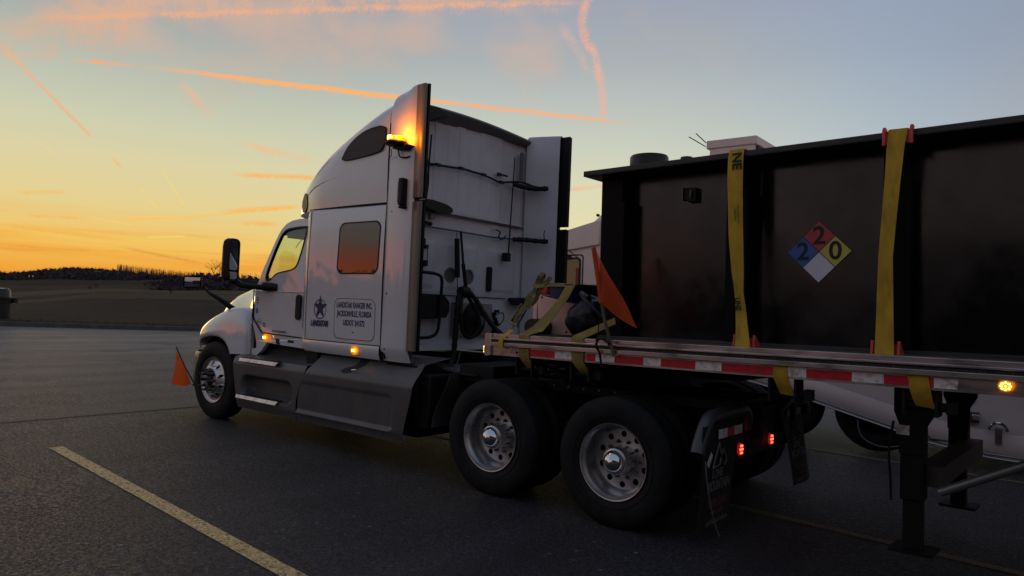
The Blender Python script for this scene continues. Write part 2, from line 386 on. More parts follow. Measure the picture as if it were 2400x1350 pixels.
_tl = _t.nodes.new('ShaderNodeBsdfTranslucent'); _tl.inputs[0].default_value = (1, .17, .03, 1); _mx = _t.nodes.new('ShaderNodeMixShader'); _mx.inputs[0].default_value = .45
_t.links.new(_b.outputs[0], _mx.inputs[1]); _t.links.new(_tl.outputs[0], _mx.inputs[2]); _t.links.new(_mx.outputs[0], _o.inputs[0])
STICK = mat('weathered_wood_stick', (.10, .07, .055), .8, 0, 12, .3, stretch=(1, 1, .2))
BLUEP = mat('blue_plastic', (.008, .012, .11), .45, 0, 6, .2)
REDP = mat('red_plastic', (.45, .03, .02), .45, 0, 6, .2)
BAG = mat('black_bag_plastic', (.009, .011, .015), .38, 0, 8, .2, bump=.5, bscale=14, spec=.35)
GREYB = mat('grey_box_panel', (.10, .10, .10), .6, 0, 4, .15)
PINKM = mat('scuffed_white_metal', (.80, .52, .46), .42, .2, 4, .12, dirt=(.16, .10, .07), dscale=5, damt=.6)
PAINT.node_tree.nodes['Principled BSDF'].inputs['Coat IOR'].default_value = 1.75
NEIGH = mat('neighbour_pinklit_paint', (.84, .66, .60), .45, 0, 2, .05, coat=.4, coatr=.2, dirt=(.34, .27, .25), dscale=2, damt=.3)  # white paint with pink evening light mixed into the base colour
DIAM = mat('tread_plate', (.34, .33, .33), .38, .9, 30, .3, bump=.6, bscale=70)
AMB = mat('amber_lens', (.8, .25, .01), .3, emit=(1, .33, .0), estr=1.3)
AMBD = mat('amber_lamp_led', (1, .5, .1), .3, emit=(1, .62, .12), estr=5)
AMBL = mat('amber_lens_dim', (.7, .22, .01), .25, 0, 30, .2, emit=(1, .30, .0), estr=.5)
REDL = mat('red_lens', (.35, .01, .01), .3, emit=(1, .02, .01), estr=.22)
REDD = mat('red_lamp_led', (1, .2, .15), .3, emit=(1, .05, .03), estr=7)
MUD = mat('black_mudflap_rubber', (.010, .010, .010), .7)
MUDT = mat('mudflap_print', (.13, .13, .135), .6)
MUDR = mat('mudflap_red_print', (.15, .05, .04), .6)
SEAT = mat('cab_interior', (.055, .045, .04), .8, 0, 5, .2)
BIN = mat('green_black_plastic', (.008, .010, .010), .5, 0, 8, .3)
BARK = mat('bare_tree_bark', (.035, .026, .022), .9, 0, 5, .3)
LAMPG = mat('grey_pole_paint', (.08, .08, .08), .5)

# ------------------------------------------------------------ ground
GK = .010
def gz(x, y=0): return -GK * (x + 2.84)
def ground_mat():
    m = bpy.data.materials.new('asphalt'); m.use_nodes = True; t = m.node_tree; b = t.nodes['Principled BSDF']
    co = t.nodes.new('ShaderNodeTexCoord'); V = co.outputs['Object']
    def noi(s, d=4, r=.5, vec=V):
        n = t.nodes.new('ShaderNodeTexNoise'); n.inputs['Scale'].default_value = s; n.inputs['Detail'].default_value = d; n.inputs['Roughness'].default_value = r
        t.links.new(vec, n.inputs['Vector']); return n.outputs[0]
    def mr(x, a, b_, c, d):
        n = t.nodes.new('ShaderNodeMapRange'); t.links.new(x, n.inputs[0])
        for i, v in enumerate((a, b_, c, d)): n.inputs[i + 1].default_value = v
        return n.outputs[0]
    def mth(op, a, b_):
        n = t.nodes.new('ShaderNodeMath'); n.operation = op
        for i, v in enumerate((a, b_)):
            if isinstance(v, float): n.inputs[i].default_value = v
            else: t.links.new(v, n.inputs[i])
        return n.outputs[0]
    vo = t.nodes.new('ShaderNodeTexVoronoi'); vo.inputs['Scale'].default_value = 52; t.links.new(V, vo.inputs['Vector'])
    fleck = mr(vo.outputs['Color'], .91, .99, 0, 1)
    big = mr(noi(.35, 5, .6), .3, .7, .78, 1.18); mid = mr(noi(26, 5, .8), .34, .66, .45, 1.55); fine = mr(noi(70, 3, .7), .32, .68, .25, 1.75)
    k = mth('MULTIPLY', mth('MULTIPLY', big, mid), fine)
    # paler drive lane beyond the seam, paling further with distance
    sp = t.nodes.new('ShaderNodeSeparateXYZ'); t.links.new(V, sp.inputs[0])
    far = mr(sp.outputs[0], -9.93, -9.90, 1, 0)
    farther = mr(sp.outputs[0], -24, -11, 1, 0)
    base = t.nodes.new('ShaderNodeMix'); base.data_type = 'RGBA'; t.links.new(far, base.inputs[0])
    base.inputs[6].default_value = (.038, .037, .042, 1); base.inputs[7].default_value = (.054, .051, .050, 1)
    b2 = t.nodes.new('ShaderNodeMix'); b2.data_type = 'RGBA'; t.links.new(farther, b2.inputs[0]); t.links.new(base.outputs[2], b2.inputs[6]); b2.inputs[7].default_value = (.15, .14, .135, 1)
    # long streaks of wear along the lane
    mp = t.nodes.new('ShaderNodeMapping'); mp.inputs['Scale'].default_value = (1.1, .07, 1); mp.inputs['Rotation'].default_value = (0, 0, -.42); t.links.new(V, mp.inputs[0])
    stk = mr(noi(1.3, 5, .6, mp.outputs[0]), .35, .65, .72, 1.25)
    k2 = mth('MULTIPLY', k, stk)
    mx = t.nodes.new('ShaderNodeMix'); mx.data_type = 'RGBA'; mx.blend_type = 'MULTIPLY'; mx.inputs[0].default_value = 1
    t.links.new(b2.outputs[2], mx.inputs[6]); t.links.new(k2, mx.inputs[7])
    m3 = t.nodes.new('ShaderNodeMix'); m3.data_type = 'RGBA'; t.links.new(mth('MULTIPLY', fleck, .8), m3.inputs[0]); t.links.new(mx.outputs[2], m3.inputs[6]); m3.inputs[7].default_value = (.30, .285, .27, 1)
    # oil stains
    oil = mr(noi(.9, 4, .55), .58, .70, 0, .65)
    m4 = t.nodes.new('ShaderNodeMix'); m4.data_type = 'RGBA'; t.links.new(oil, m4.inputs[0]); t.links.new(m3.outputs[2], m4.inputs[6]); m4.inputs[7].default_value = (.016, .015, .016, 1)
    t.links.new(m4.outputs[2], b.inputs['Base Color'])
    t.links.new(mr(noi(40, 4, .7), .35, .65, .42, .80), b.inputs['Roughness']); b.inputs['Specular IOR Level'].default_value = .34
    bp = t.nodes.new('ShaderNodeBump'); bp.inputs['Strength'].default_value = 1.0; bp.inputs['Distance'].default_value = .012
    h = mth('ADD', mth('MULTIPLY', noi(70, 3, .7), 1.4), mth('MULTIPLY', noi(24, 4, .7), 1.0)); t.links.new(h, bp.inputs['Height']); t.links.new(bp.outputs[0], b.inputs['Normal'])
    return m
ASPH = ground_mat()
KD = Vector((.435, .900)).normalized(); KN = Vector((-.900, .435)).normalized(); KP = Vector((-30.6, 8.9))
def rk(az):
    d = Vector((-math.cos(az), math.sin(az))); den = d.dot(KN)
    return min(110.0, KP.dot(KN) / den) if den > .02 else 110.0
m = MB(); n = 240
ring = [(-math.cos(2 * math.pi * i / n) * (rk(2 * math.pi * i / n) + .05), math.sin(2 * math.pi * i / n) * (rk(2 * math.pi * i / n) + .05)) for i in range(n)]
m.add([(0, 0, gz(0))] + [(x, y, gz(x)) for x, y in ring], [(0, 1 + i, 1 + (i + 1) % n) for i in range(n)])
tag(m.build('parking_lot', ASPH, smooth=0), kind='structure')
# seam in the paving, painted lines
m = MB(); 
pts = []
for i in range(90):
    y = -16 + i * .5; x = -9.915 + .012 * mnoise.noise(Vector((y * 1.3, 3, 0))) * 2; w = .022 + .006 * mnoise.noise(Vector((y * 3, 0, 0)))
    pts.append([(x - w, y, gz(x) + .004), (x + w, y, gz(x) + .004)])
m.grid(pts)
tag(m.build('pavement_seam', mat('seam_tar', (.010, .010, .010), .8), smooth=0), kind='structure')
def linemat(name, col):
    mm = mat(name, col, .7, 0, 60, .45, bump=1.0, bscale=90, dirt=(.06, .05, .045), dscale=32, damt=.85); return mm
LMAT = linemat('worn_yellow_line_paint', (.92, .62, .26))
LMAT2 = linemat('dark_brown_line_paint', (.20, .14, .07))  # darker brown than the near line
def pline(x0, y0, x1, y1, w, mt=None):
    m = MB(); a = Vector((x0, y0)); b = Vector((x1, y1)); t = (b - a).normalized(); nn = Vector((-t.y, t.x)) * w / 2; k = int((b - a).length / .06)
    rows = []
    for i in range(k + 1):
        p = a.lerp(b, i / k); j1 = .004 * mnoise.noise(Vector((i * .4, y0, 0))); j2 = .004 * mnoise.noise(Vector((i * .4, y0, 9)))
        rows.append([(p.x - nn.x * (1 + j1 * 20), p.y - nn.y * (1 + j1 * 20), gz(p.x) + .004), (p.x + nn.x * (1 + j2 * 20), p.y + nn.y * (1 + j2 * 20), gz(p.x) + .004)])
    m.grid(rows); tag(m.build('parking_line', mt or LMAT, smooth=0), kind='structure')
pline(-8.18, 2.925, 6.0, 1.99, .125)
pline(-7.9, 6.62, 6.0, 5.75, .11, LMAT2)
pline(-7.6, 10.0, 6.0, 9.55, .11, LMAT2)
pline(-7.6, 13.8, 6.0, 13.3, .11, LMAT2)
# kerb
m = MB(); L = []
for i in range(61):
    s = -45 + i * 2.0; p = KP + KD * s; q = p + KN * .16; z = gz(p.x)
    L.append([(p.x, p.y, z - .05), (p.x, p.y, z + .15), (p.x + KN.x * .03, p.y + KN.y * .03, z + .17), (q.x, q.y, z + .17), (q.x, q.y, z - .05)])
m.grid(L)
KERB = mat('kerb_concrete', (.085, .08, .078), .85, 0, 3, .25, bump=.3, bscale=30)
tag(m.build('kerb', KERB, smooth=30), kind='structure')
# terrain
H2 = [(0, .62), (100, .95), (220, 1.45), (350, 1.72), (500, 1.85), (700, 1.9)]
H3 = [(0, .75), (150, 1.7), (300, 2.3), (500, 2.85), (700, 2.9)]
H4 = [(0, 6.2), (200, 8.0), (350, 9.8), (500, 11), (700, 11.5)]
HT = [(-60, 7), (0, 9.6), (60, 12.6), (110, 16.0), (150, 18.2), (185, 19.0), (240, 18.6), (300, 17.2), (350, 15.4), (420, 14.6), (500, 14.8), (600, 15.5), (900, 16)]
AZT = [(-60, -3270), (16.09, 0), (18.40, 100), (20.85, 200), (23.42, 300), (26.12, 400), (28.95, 500), (31.90, 600), (34.96, 700), (60, 1500)]
QT = [(b_, a_) for a_, b_ in AZT]
def terr(az, s):
    q = interp(AZT, math.degrees(az))
    if q < -60 or q > 900: q0 = min(max(q, 0), 700)
    else: q0 = q
    r0 = rk(az); k = gz(-math.cos(az) * r0) + .17
    tab = [(0, k), (6, k + .05), (14, k + .14), (34, interp(H2, q0)), (60, interp(H2, q0) - .9), (120, interp(H3, q0)), (175, interp(H3, q0) - 1.0),
           (260, interp(H3, q0) * .6 + 1.0), (420, interp(H4, q0)), (520, interp(H4, q0) + .3), (700, interp(HT, max(-60, min(q, 900)))), (900, interp(HT, q0) + 0), (1800, 6)]
    z = interp(tab, s)
    z += mnoise.noise(Vector((az * 9, s * .012, 1))) * min(1.4, s * .004) + .05 * mnoise.noise(Vector((az * 60, s * .1, 5))) * min(1, s / 8)
    return z
m = MB(); rows = []
az_list = [R(-40 + i * .4) for i in range(300)] + [R(80 + i * 4) for i in range(61)]
for s in (.14, .5, 1.5, 3, 6, 10, 14, 20, 27, 34, 42, 52, 60, 75, 95, 120, 150, 175, 215, 260, 320, 380, 420, 470, 520, 600, 650, 700, 760, 900, 1200, 1800):
    row = []
    for az in az_list:
        r = rk(az) + s; row.append((-math.cos(az) * r, math.sin(az) * r, terr(az, s)))
    rows.append(row)
m.grid(rows)
nc = len(az_list) - 1
for ri in range(31):
    if ri >= 17:
        for fi in range(ri * nc, (ri + 1) * nc): m.m[fi] = 2 if ri not in (19, 21) else 0
    if ri in (8, 14, 15): 
        for fi in range(ri * nc, (ri + 1) * nc): m.m[fi] = 1
def grass_mat():
    mm = bpy.data.materials.new('winter_grass'); mm.use_nodes = True; t = mm.node_tree; b = t.nodes['Principled BSDF']
    co = t.nodes.new('ShaderNodeTexCoord')
    def noi(s, d=4, st=None):
        v = co.outputs['Object']
        if st: mp = t.nodes.new('ShaderNodeMapping'); mp.inputs['Scale'].default_value = st; t.links.new(v, mp.inputs[0]); v = mp.outputs[0]
        n = t.nodes.new('ShaderNodeTexNoise'); n.inputs['Scale'].default_value = s; n.inputs['Detail'].default_value = d; t.links.new(v, n.inputs['Vector']); return n.outputs[0]
    r = t.nodes.new('ShaderNodeValToRGB'); t.links.new(noi(.05, 6, (1, .25, 1)), r.inputs[0]); e = r.color_ramp.elements; e[0].position = .35; e[1].position = .65
    e[0].color = (.014, .0105, .008, 1); e[1].color = (.034, .024, .017, 1)
    mx = t.nodes.new('ShaderNodeMix'); mx.data_type = 'RGBA'; mx.blend_type = 'MULTIPLY'; mx.inputs[0].default_value = .8; t.links.new(r.outputs[0], mx.inputs[6])
    r2 = t.nodes.new('ShaderNodeValToRGB'); t.links.new(noi(2.5, 5, (.6, .2, 1)), r2.inputs[0]); r2.color_ramp.elements[0].position = .3; r2.color_ramp.elements[1].position = .7
    r2.color_ramp.elements[0].color = (.45, .45, .4, 1); r2.color_ramp.elements[1].color = (1.3, 1.25, 1.2, 1)
    t.links.new(r2.outputs[0], mx.inputs[7]); t.links.new(mx.outputs[2], b.inputs['Base Color']); b.inputs['Roughness'].default_value = .95; b.inputs['Specular IOR Level'].default_value = .15
    bp = t.nodes.new('ShaderNodeBump'); bp.inputs['Strength'].default_value = .6; bp.inputs['Distance'].default_value = .15; t.links.new(noi(6, 4), bp.inputs['Height']); t.links.new(bp.outputs[0], b.inputs['Normal'])
    return mm
GRASS = grass_mat()
PALEG = mat('dry_pale_grass', (.048, .034, .023), .95, 0, .08, .35, spec=.1)
tag(m.build('fields', [GRASS, PALEG, mat('far_dark_fields', (.020, .0145, .012), .95, 0, .02, .5, spec=.05)], smooth=60), kind='structure')
# grass fringe behind the kerb
m = MB(); rr = random.Random(3)
for i in range(5200):
    s = rr.uniform(-14, 14); w = .18 + rr.random() ** 2 * 1.3; p = KP + KD * s + KN * w
    az = math.atan2(p.y, -p.x); z = gz(p.x) + .165; h = rr.uniform(.04, .12); dx = rr.uniform(-.04, .04); a = rr.uniform(0, 3.14); c, sn = math.cos(a) * .012, math.sin(a) * .012
    m.add([(p.x - c, p.y - sn, z), (p.x + c, p.y + sn, z), (p.x + dx, p.y + dx, z + h)], [(0, 1, 2)])
tag(m.build('kerbside_grass', mat('pale_verge_grass', (.10, .085, .04), .9, 0, 3, .4), smooth=0, recalc=False), 'pale verge grass growing along the far kerb', kind='stuff')

# ------------------------------------------------------------ trees
def bare_tree(x, y, z, h, seed, label, spread=.55, depth=5, thick=.018):
    r = random.Random(seed); root = thing('bare_tree', label, 'tree', T(x, y, z), 'bare trees beyond the lot')
    tr = MB(); br = MB()
    def grow(mb, p, d, l, rad, lev):
        q = p + d * l; mid = p.lerp(q, .5) + Vector((r.uniform(-1, 1), r.uniform(-1, 1), 0)) * l * .05
        (tr if lev == 0 else br).tube([p, mid, q], [rad, rad * .85, rad * .68], 5 if lev < 2 else 3, False)
        if lev >= depth: return
        k = r.choice((3, 3, 4)) if lev < 3 else r.choice((2, 3, 3))
        for i in range(k):
            v = (d + Vector((r.gauss(0, spread), r.gauss(0, spread), r.gauss(.08, .25)))).normalized()
            grow(mb, p.lerp(q, r.uniform(.55, 1)), v, l * r.uniform(.62, .82), rad * .58, lev + 1)
    grow(tr, Vector((x, y, z - .3)), Vector((r.gauss(0, .04), r.gauss(0, .04), 1)).normalized(), h * .3, h * thick, 0)
    tr.build('trunk', BARK, root); br.build('crown', BARK, root, recalc=False)
    return root
def at_q(q, dist):
    az = R(interp(QT, q)); return -math.cos(az) * dist, math.sin(az) * dist, terr(az, dist - rk(az))
for q, dist, h, sd, lab in ((507, 150, 8.2, 1, 'tall spreading bare tree just left of the tractor mirror'), (545, 165, 6.0, 2, 'dense bare tree half hidden by the tall mirror'),
                            (432, 170, 4.9, 3, 'small bare tree above the hood mirror'), (575, 160, 5.4, 4, 'bare tree between the tall mirror and the windshield pillar'),
                            (402, 110, 4.4, 5, 'thin pale bare tree in front of the dark woods left of the hood mirror'), (597, 190, 5.6, 6, 'bare tree against the windshield pillar of the tractor'),
                            (222, 260, 5.0, 7, 'faint bare tree standing alone in the middle of the fields')):
    x, y, z = at_q(q, dist); bare_tree(x, y, z, h, sd, lab)
WOODM = mat('winter_woods', (.042, .033, .038), .95, 0, .05, .35)
def woods(name, label, n, qr, dr, hr, seed, dens=12, crown=True):
    m = MB(); r = random.Random(seed)
    for i in range(n):
        q = r.uniform(*qr); dist = r.uniform(*dr); x, y, z = at_q(q, dist); h = r.uniform(*hr) * (ss(qr[0] - 40, qr[0] + 150, q) if name == 'field_edge_woods' else 1); w = h * .022
        m.add([(x - w, y - w, z - 1), (x + w, y - w, z - 1), (x, y + w, z - 1), (x, y, z + h)], [(0, 1, 3), (1, 2, 3), (2, 0, 3)])
        for k in range(dens):
            t = r.uniform(.3, .95); a = r.uniform(0, 6.28); l = h * r.uniform(.12, .34) * (1.15 - t); p = Vector((x, y, z + h * t))
            e = p + Vector((math.cos(a) * l, math.sin(a) * l, l * r.uniform(.4, 1.2))); ww = h * .011
            m.add([p + Vector((0, 0, -ww)), p + Vector((0, 0, ww)), e], [(0, 1, 2)])
        if crown:
            for k in range(3):
                c = Vector((x + r.uniform(-.2, .2) * h, y + r.uniform(-.2, .2) * h, z + h * r.uniform(.15, .6))); s_ = h * r.uniform(.12, .25)
                vs = [c + Vector((r.uniform(-1, 1), r.uniform(-1, 1), r.uniform(-1, 1))) * s_ * 1.5 for _ in range(4)]
                m.add(vs, [(0, 1, 2), (0, 2, 3), (0, 1, 3), (1, 2, 3)])
    return tag(m.build(name, WOODM, smooth=0, recalc=False), label, kind='stuff')
woods('hillside_woods', 'dark leafless woods covering the far hill', 3800, (-60, 760), (560, 760), (3.5, 6.5), 11, 6)
woods('ridge_woods', 'open line of bare trees along the ridge with the sky showing through', 520, (270, 500), (690, 735), (8.5, 10.5), 12, 7, False)
woods('field_edge_woods', 'dark mass of bare trees at the right end of the fields', 700, (330, 800), (240, 420), (4, 7.5), 13, 12)
woods('low_scrub', 'low dark scrub among the middle fields', 300, (-40, 330), (420, 560), (2, 4), 14, 8)
# woods behind the photographer
m = MB(); r = random.Random(5)
for i in range(520):
    a = r.uniform(R(185), R(345)); d_ = r.uniform(88, 112); x, y = -math.cos(a) * d_, math.sin(a) * d_; h = r.uniform(3.5, 7.5) ; w = h * .3
    for k in range(7):
        c = Vector((x + r.uniform(-w, w), y + r.uniform(-w, w), h * r.uniform(0, .85))); s_ = h * r.uniform(.16, .3)
        vs = [c + Vector((r.uniform(-1, 1), r.uniform(-1, 1), r.uniform(-1, 1))) * s_ for _ in range(4)]
        m.add(vs, [(0, 1, 2), (0, 2, 3), (0, 1, 3), (1, 2, 3)])
tag(m.build('distant_woods', WOODM, smooth=0, recalc=False), 'distant dark tree line on the other side of the lot', kind='stuff')

# far farmhouse
def farmhouse():
    x, y, z = at_q(228, 640); root = thing('farmhouse', 'tiny pale farmhouse on the slope of the far hill', 'house', T(x, y, z))
    z += 1.5
    mb = MB().box(x - 2, x + 2, y - 3, y + 3, z - 3, z + 1.0); mb.build('wall', mat('farm_wall', (.16, .15, .16), .8), root)
    rf = MB().prism([(-2.4, 0), (2.4, 0), (0, 1.3)], lambda u, v, w: (x + u, y + w, z + 1.0 + v), -3.3, 3.3); rf.build('roof', mat('farm_roof', (.12, .115, .13), .8), root)
farmhouse()
for i, (q, dq) in enumerate(((66, 0), (75, 0))):
    x, y, z = at_q(q, 470); root = thing('yard_lamp', ('left' if i == 0 else 'right') + ' of two tiny white lamps lit at the foot of the far hill', 'lamp', T(x, y, z), 'two far yard lamps')
    MB().tube([(x, y, z - 1), (x, y, z + 2.6)], .12, 6).build('pole', LAMPG, root)
    MB().box(x - .1, x + .1, y - .12, y + .12, z + 2.6, z + 2.8).build('lamp_head', mat('lamp_white', (1, 1, 1), .5, emit=(1, .95, .85), estr=.8), root)

# litter bin by the kerb
def bin_():
    x, y = -32.85, 9.45; z = gz(x) + .19; root = thing('litter_bin', 'dark litter bin with domed top beside the far kerb', 'litter bin', T(x, y, z))
    def ringf(s0): return lambda cx, cz, a: (x + cx, y + cz, z + a)
    MB().lathe([(.0, 0), (.38, 0), (.41, .03), (.43, .70), (.0, .70)], ringf(1), 28).build('body', BIN, root)
    MB().lathe([(.43, .70), (.47, .70), (.48, .80), (.46, .82), (.42, .82)], ringf(1), 28).build('rim', BIN, root)
    MB().lathe([(.40, .82), (.37, 1.08), (.30, 1.15), (.0, 1.17)], ringf(1), 28).build('lid', mat('bin_lid', (.02, .022, .022), .35), root)
    MB().box(x + .05, x + .30, y + .40, y + .55, z + .60, z + .80).build('handle', BIN, root, bevel=.01)
bin_()

# added unseen plaza for the tank's gable reflection; lamp post seen reflected in the window
def gabled_building():
    x, y, z = -24.9, -42.0, gz(-25); root = thing('added_gable_building', 'low gabled building added unseen behind the photographer for its dark reflection', 'building', T(x, y, z))
    w = mat('gabled_building_wall', (.10, .085, .075), .8, 0, 2, .15)
    MB().box(x - 4.2, x + 4.2, y - 6, y + 6, z - .2, z + 3.1).build('wall', w, root)
    MB().prism([(-4.8, 0), (4.8, 0), (0, 3.0)], lambda u, v, ww: (x + u, y + ww, z + 3.1 + v), -6.5, 6.5).build('roof', mat('gabled_building_roof', (.05, .045, .045), .8, 0, 4, .2), root)
    MB().box(x - 1, x + 1, y + 6, y + 6.05, z, z + 2.3).build('door', BLK, root)
    for k in (-2.8, 2.8): MB().box(x + k - .8, x + k + .8, y + 6, y + 6.05, z + 1, z + 2.3).build('window', GLASSD, root)
gabled_building()
def lamp_post():
    x, y = -67.6, -46.0; z = 0.0; root = thing('street_lamp', 'tall grey two-armed lot lamp behind the photographer', 'street lamp', T(x, y, z))
    MB().tube([(x, y, z), (x, y, z + 5.3)], [.09, .06], 10).build('pole', LAMPG, root)
    MB().tube([(x, y, z + 5.2), (x - .25, y, z + 5.4), (x - .35, y, z + 5.7)], .035, 8).build('arm', LAMPG, root)
    MB().tube([(x, y, z + 5.2), (x + .25, y, z + 5.4), (x + .45, y, z + 5.7)], .035, 8).build('arm', LAMPG, root)
    MB().box(x - .75, x - .3, y - .12, y + .12, z + 5.68, z + 5.82).build('lamp_head', LAMPG, root, bevel=.02)
    MB().box(x + .4, x + 1.0, y - .12, y + .12, z + 5.68, z + 5.8).build('lamp_head', LAMPG, root, bevel=.02)
lamp_post()

# ============================================================ THE TRACTOR
CY = 6.185
TR = thing('semi_truck', 'white sleeper semi truck with grey side skirts coupled to the flatbed trailer', 'truck', T(-6.0, CY, 0.03))
def XZ(y0, s=1):      # polygon (x,z) plane, w outward toward the camera side (-y)
    return lambda u, v, w: (u, y0 - w, v)
# ---- sleeper body
def sec(x, W, zb, zt, rc, n=7, bulge=.012, crown=.03, nside=6):
    out = []
    for i in range(nside + 1):
        t = i / nside; out.append((x, CY - W - bulge * math.sin(math.pi * min(1, t * 1.0)), lerp(zb, zt - rc, t)))
    for i in range(1, n + 1):
        a = R(90 * i / n); out.append((x, CY - W + rc - rc * math.cos(a), zt - rc + rc * math.sin(a)))
    for i in range(1, 9):
        t = i / 8; y = lerp(CY - W + rc, CY, t); out.append((x, y, zt + crown * math.sin(t * math.pi / 2)))
    full = out + [(p[0], 2 * CY - p[1], p[2]) for p in out[-2::-1]]
    return full
m = MB(); rows = []
for x, W in ((-7.005, 1.13), (-7.0, 1.17), (-6.985, 1.205), (-6.955, 1.235), (-6.915, 1.256), (-6.86, 1.267), (-6.7, 1.272), (-6.3, 1.275), (-5.95, 1.275), (-5.60, 1.275)):
    rows.append(sec(x, W, 1.225, 2.672, .03, n=3, bulge=.010, crown=0))
m.grid(rows)
m.add([(-7.005, CY - 1.13, 1.225), (-7.005, CY - 1.13, 2.67), (-7.005, CY - .9, 2.67), (-7.005, CY - .9, 1.225)], [(0, 1, 2, 3)])
m.add([(-7.005, CY + 1.13, 1.225), (-7.005, CY + 1.13, 2.67), (-7.005, CY + .9, 2.67), (-7.005, CY + .9, 1.225)], [(0, 1, 2, 3)])
m.box(-7.0, -5.6, CY - 1.22, CY + 1.22, 1.16, 1.222)
SLP = m.build('sleeper', PAINT, TR, smooth=30)
# sill below the sleeper
m = MB(); rows = []
for x, W, zb in ((-7.00, 1.16, 1.14), (-6.97, 1.23, 1.10), (-6.9, 1.262, 1.088), (-6.5, 1.275, 1.085), (-6.0, 1.277, 1.08), (-5.60, 1.278, 1.075)):
    rows.append([(x, CY - W + .03, 1.218), (x, CY - W - .004, 1.214), (x, CY - W - .010, 1.18), (x, CY - W - .006, 1.13), (x, CY - W + .02, zb), (x, CY - W + .12, zb - .01), (x, CY - W + .14, zb)])
m.grid(rows)
m.build('sill', PAINT, TR, smooth=50)
m = MB(); m.box(-6.95, -5.6, CY + 1.1, CY + 1.27, 1.07, 1.218); m.build('sill', PAINT, TR)
# dark gap lines (thin recessed strips of rubber between panels)
def seam(pts, w=.006, name='panel_gap', y=None, parent=None, mt=None):
    m = MB(); m.tube(pts, w, 5); return m.build(name, mt or BLK, parent or TR, smooth=60)
ys = CY - 1.285
seam([(-6.99, CY - 1.195, 2.680), (-6.9, CY - 1.255, 2.680), (-6.6, CY - 1.272, 2.680), (-5.6, CY - 1.272, 2.680)], .004)
seam([(-6.87, CY - 1.268, 1.23), (-6.865, CY - 1.279, 1.8), (-6.855, CY - 1.27, 2.67)], .003, mt=INKG)
seam([(-6.98, CY - 1.20, 1.221), (-6.9, CY - 1.262, 1.221), (-6.5, CY - 1.278, 1.221), (-5.6, CY - 1.28, 1.221)], .0035)
# ---- side window of the sleeper
def onside(off=0):
    def f(u, v, w):
        t = (v - 1.225) / (2.64 - 1.225); return (u, CY - 1.275 - .010 * math.sin(math.pi * min(1, max(0, t))) - w - off, v)
    return f
wp = rrect(-6.335, -5.675, 1.955, 2.50, .085, 6, sk=.03)
m = MB(); m.plate(rrect(-6.340, -5.670, 1.950, 2.505, .088, 6, sk=.03), [rrect(-6.325, -5.685, 1.965, 2.49, .08, 6, sk=.03)], onside(), -.01, .006)
WN = m.build('sleeper_window', BLK, TR, bevel=.002)
m = MB(); m.plate(rrect(-6.327, -5.683, 1.963, 2.492, .08, 6, sk=.03), [], onside(), -.01, .003); m.build('glass', GLASSD, WN)
# ---- luggage hatch with the carrier's lettering
hp = rrect(-6.345, -5.690, 1.262, 1.685, .075, 6)
m = MB(); m.plate(rrect(-6.351, -5.684, 1.256, 1.691, .08, 6), [hp], onside(), -.004, .0015); HT_ = m.build('luggage_door', INKG, TR)
m = MB(); m.plate(rrect(-6.343, -5.692, 1.264, 1.683, .075, 6), [], onside(), -.004, .003); m.build('panel', PAINT, HT_, bevel=.002)
def onside2(x0, z0, off=.0035):
    f = onside(); return lambda u, v, w: f(x0 + u, z0 + v, w + off)
def letter(body, x0, z0, size, matl, name, bold=0, xs=1.0, off=.0035, shear=0, parent=None, align='CENTER', fn=None, ext=.0008):
    m = MB(); text_mesh(m, body, size, fn or onside2(x0, z0, off), bold=bold, xs=xs, shear=shear, align=align, ext=ext)
    return m.build(name, matl, parent or TR, smooth=0, recalc=False)
letter('LANDSTAR RANGER INC.', -6.017, 1.617, .083, INKN, 'lettering', .002, .615, parent=HT_)
letter('JACKSONVILLE, FLORIDA', -6.017, 1.527, .083, INKN, 'lettering', .002, .60, parent=HT_)
letter('USDOT 241572', -6.017, 1.430, .083, INKN, 'lettering', .002, .64, parent=HT_)
m = MB(); f = onside(); m.lathe([(0, .006), (.012, .006), (.014, .0)], lambda a, b, c: f(-6.02 + a, 1.335 + b, c + .003), 12); m.build('lock', CHR, HT_)
# emblem: star with a ring behind it, company name below
def star(x0, z0, Ro, Ri, sk=0):
    p = []
    for i in range(10):
        a = R(90 + 36 * i); r_ = Ro if i % 2 == 0 else Ri; p.append((x0 + r_ * math.cos(a), z0 + r_ * 1.12 * math.sin(a)))
    return p
m = MB(); m.plate(star(-6.60, 1.58, .122, .046), [], onside(), 0, .0025)
EM = m.build('star_emblem', INKN, TR, smooth=0)
m = MB(); ri = [(-6.60 + .100 * math.cos(2 * math.pi * i / 40), 1.565 + .100 * math.sin(2 * math.pi * i / 40)) for i in range(40)]
ro = [(-6.602 + .106 * math.cos(2 * math.pi * i / 40), 1.565 + .110 * math.sin(2 * math.pi * i / 40)) for i in range(40)]
m.plate(ro, [ri], onside(), 0, .0015); m.build('ring', INKN, EM, smooth=0)
letter('LANDSTAR', -6.605, 1.405, .088, INKN, 'lettering', .0035, .70, shear=.2, parent=TR)
